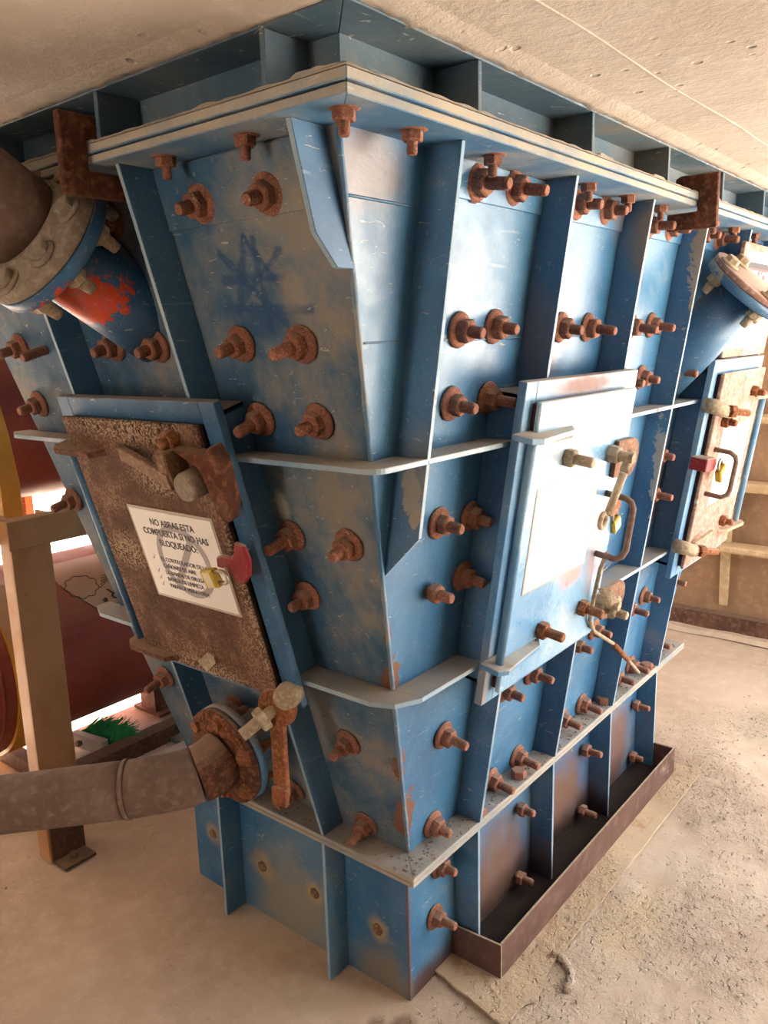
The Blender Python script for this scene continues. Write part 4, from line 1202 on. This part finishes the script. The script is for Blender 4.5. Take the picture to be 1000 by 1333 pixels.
# floor skid under the lower tank
sk = thing('floor_skid', (0.5, 1.6, 0.0), 'brown steel angle skid on the floor below the lower tank', 'skid')
MB().box((0.02, 1.495, 0.0), (1.4, 1.505, 0.062)).box((0.02, 1.505, 0.052), (1.4, 1.560, 0.062)).build('long_angle', M_skid, sk)
MB().box((-0.03, 1.49, 0.0), (0.02, 2.2, 0.06)).build('cross_angle', M_skid, sk)
MB().box((0.44, 1.42, 0.0), (0.58, 1.495, 0.02)).build('splice_plate', M_collar, sk, bevel=0.002)
# sticker on the lower tank, printed upside down
st = thing('tank_sticker', (0.42, 1.50, 0.50), 'cream upside-down sticker with a dust cloud drawing on the lower tank', 'sticker')
def on_tank(x, t, o=0.0015):
    """t: arc angle above the horizontal on the near side"""
    return Vector((x, 1.82 - (0.318 + o) * math.cos(t), 0.432 + (0.318 + o) * math.sin(t)))
def patch(x0, x1, t0, t1, o, name, mat, cut=0.05):
    vs, fs = [], []
    nx, ny = 18, 12
    for j in range(ny + 1):
        t = t0 + (t1 - t0) * j / ny
        k = (1 - j / ny)
        ins = cut * max(0, k - 0.55) / 0.45 if j < ny * 0.45 else 0.0
        for i in range(nx + 1):
            vs.append(on_tank(x0 + ins + (x1 - x0 - 2 * ins) * i / nx, t, o))
    for j in range(ny):
        for i in range(nx):
            a = j * (nx + 1) + i
            fs.append((a, a + 1, a + nx + 2, a + nx + 1))
    return MB().add(vs, fs, True).build(name, mat, st)
patch(0.135, 0.78, 0.52, 1.30, 0.0012, 'sticker_sheet', M_sticker, 0.09)
pts = []
for i in range(91):
    a = 2 * math.pi * i / 90
    r = 0.9 + 0.16 * abs(math.sin(a * 4.5 + 0.4))
    pts.append(on_tank(0.205 + 0.06 * r * math.cos(a), 0.84 + 0.15 * r * math.sin(a), 0.003))
MB().tube(pts, 0.0015, 5).build('cloud_outline', M_line, st)
for k in range(5):
    MB().tube([on_tank(0.265 + 0.008 * k, 0.84 + 0.04 * (k - 2), 0.003), on_tank(0.325, 0.88 + 0.01 * (k - 2), 0.003)], 0.0012, 5).build('spray_line', M_line, st)
MB().tube([on_tank(0.33, 0.88, 0.004), on_tank(0.39, 0.91, 0.004)], 0.012, 8).build('cannon_drawing', M_line, st)
MB().tube([on_tank(0.135 + 0.003, 1.28, 0.003), on_tank(0.138, 0.88, 0.003), on_tank(0.215, 0.545, 0.003), on_tank(0.30, 0.53, 0.003), on_tank(0.70, 0.53, 0.003)], 0.0018, 5).build('border_line', M_line, st)
for body, size, xo, to in (('ER', 0.062, 0.318, 0.66), ('\u00ae', 0.024, 0.262, 0.61)):
    me = text_mesh('sticker_lettering', body, size, M_line, 'CENTER', 1.0, 0.001)
    for v in me.vertices:          # turned upside down and wrapped onto the shell
        v.co = on_tank(xo - v.co.x, to - v.co.y / 0.318, 0.003)
    link_mesh('lettering', me, st, I4)

# green brush lying under the tank
br = thing('floor_brush', (0.25, 1.66, 0.0), 'green bristle brush with pale plastic head lying by the red tank', 'brush')
bb = MB()
random.seed(3)
for k in range(1600):
    t = random.random()
    a = Vector((0.215 + 0.03 * t, 1.74 - 0.17 * t, 0.04 + random.uniform(-0.02, 0.03)))
    d = Vector((0.9, -0.25 + random.uniform(-0.35, 0.35), random.uniform(-0.55, 0.5))).normalized() * random.uniform(0.06, 0.12)
    w = Vector((-d.y, d.x, 0.3)).normalized() * 0.002
    e = a + d
    e.z = max(0.004, e.z)
    bb.add([a - w, a + w, e + w * 0.5, e - w * 0.5], [(0, 1, 2, 3)])
o = bb.build('bristles', M_green, br); o['kind'] = 'stuff'
Tb = Matrix.Translation((0.205, 1.675, 0.045)) @ Matrix.Rotation(0.17, 4, 'Z')
MB().box((-0.02, -0.09, -0.028), (0.015, 0.08, 0.028), Tb).build('brush_head', M_white, br, bevel=0.004)
MB().hexa(0.012, 0, 0.02, frame_on(Tb @ Vector((-0.02, 0.02, 0.0)), (-1, 0, 0.2))).build('head_bolt', M_dustpipe, br)

# grit and straw scattered over the floor
bb = MB()
random.seed(11)
for k in range(800):
    if random.random() < 0.6:
        x, y = random.uniform(-0.2, 2.7), random.uniform(-1.2, -0.16)
    else:
        x, y = random.uniform(-1.0, 2.4), random.uniform(0.9, 2.6)
    s_ = random.uniform(0.001, 0.0045) * (1.6 if random.random() < 0.05 else 1)
    bb.lathe([(s_, -0.002), (s_ * 0.9, s_ * 0.5), (s_ * 0.4, s_ * 0.9)], 5, Matrix.Translation((x, y, 0.0)), False, jit=0.4)
for k in range(160):
    x, y = random.uniform(0.0, 1.0), random.uniform(0.95, 1.5)
    a = random.uniform(0, 3.14)
    d = Vector((math.cos(a), math.sin(a), 0)) * random.uniform(0.008, 0.025)
    p = Vector((x, y, 0.003))
    bb.tube([p - d, p + d], 0.0012, 4, False)
o = bb.build('floor_grit', M_floor)
tag(o, 'loose grit and straw scattered on the dusty floor', 'grit', kind='stuff')
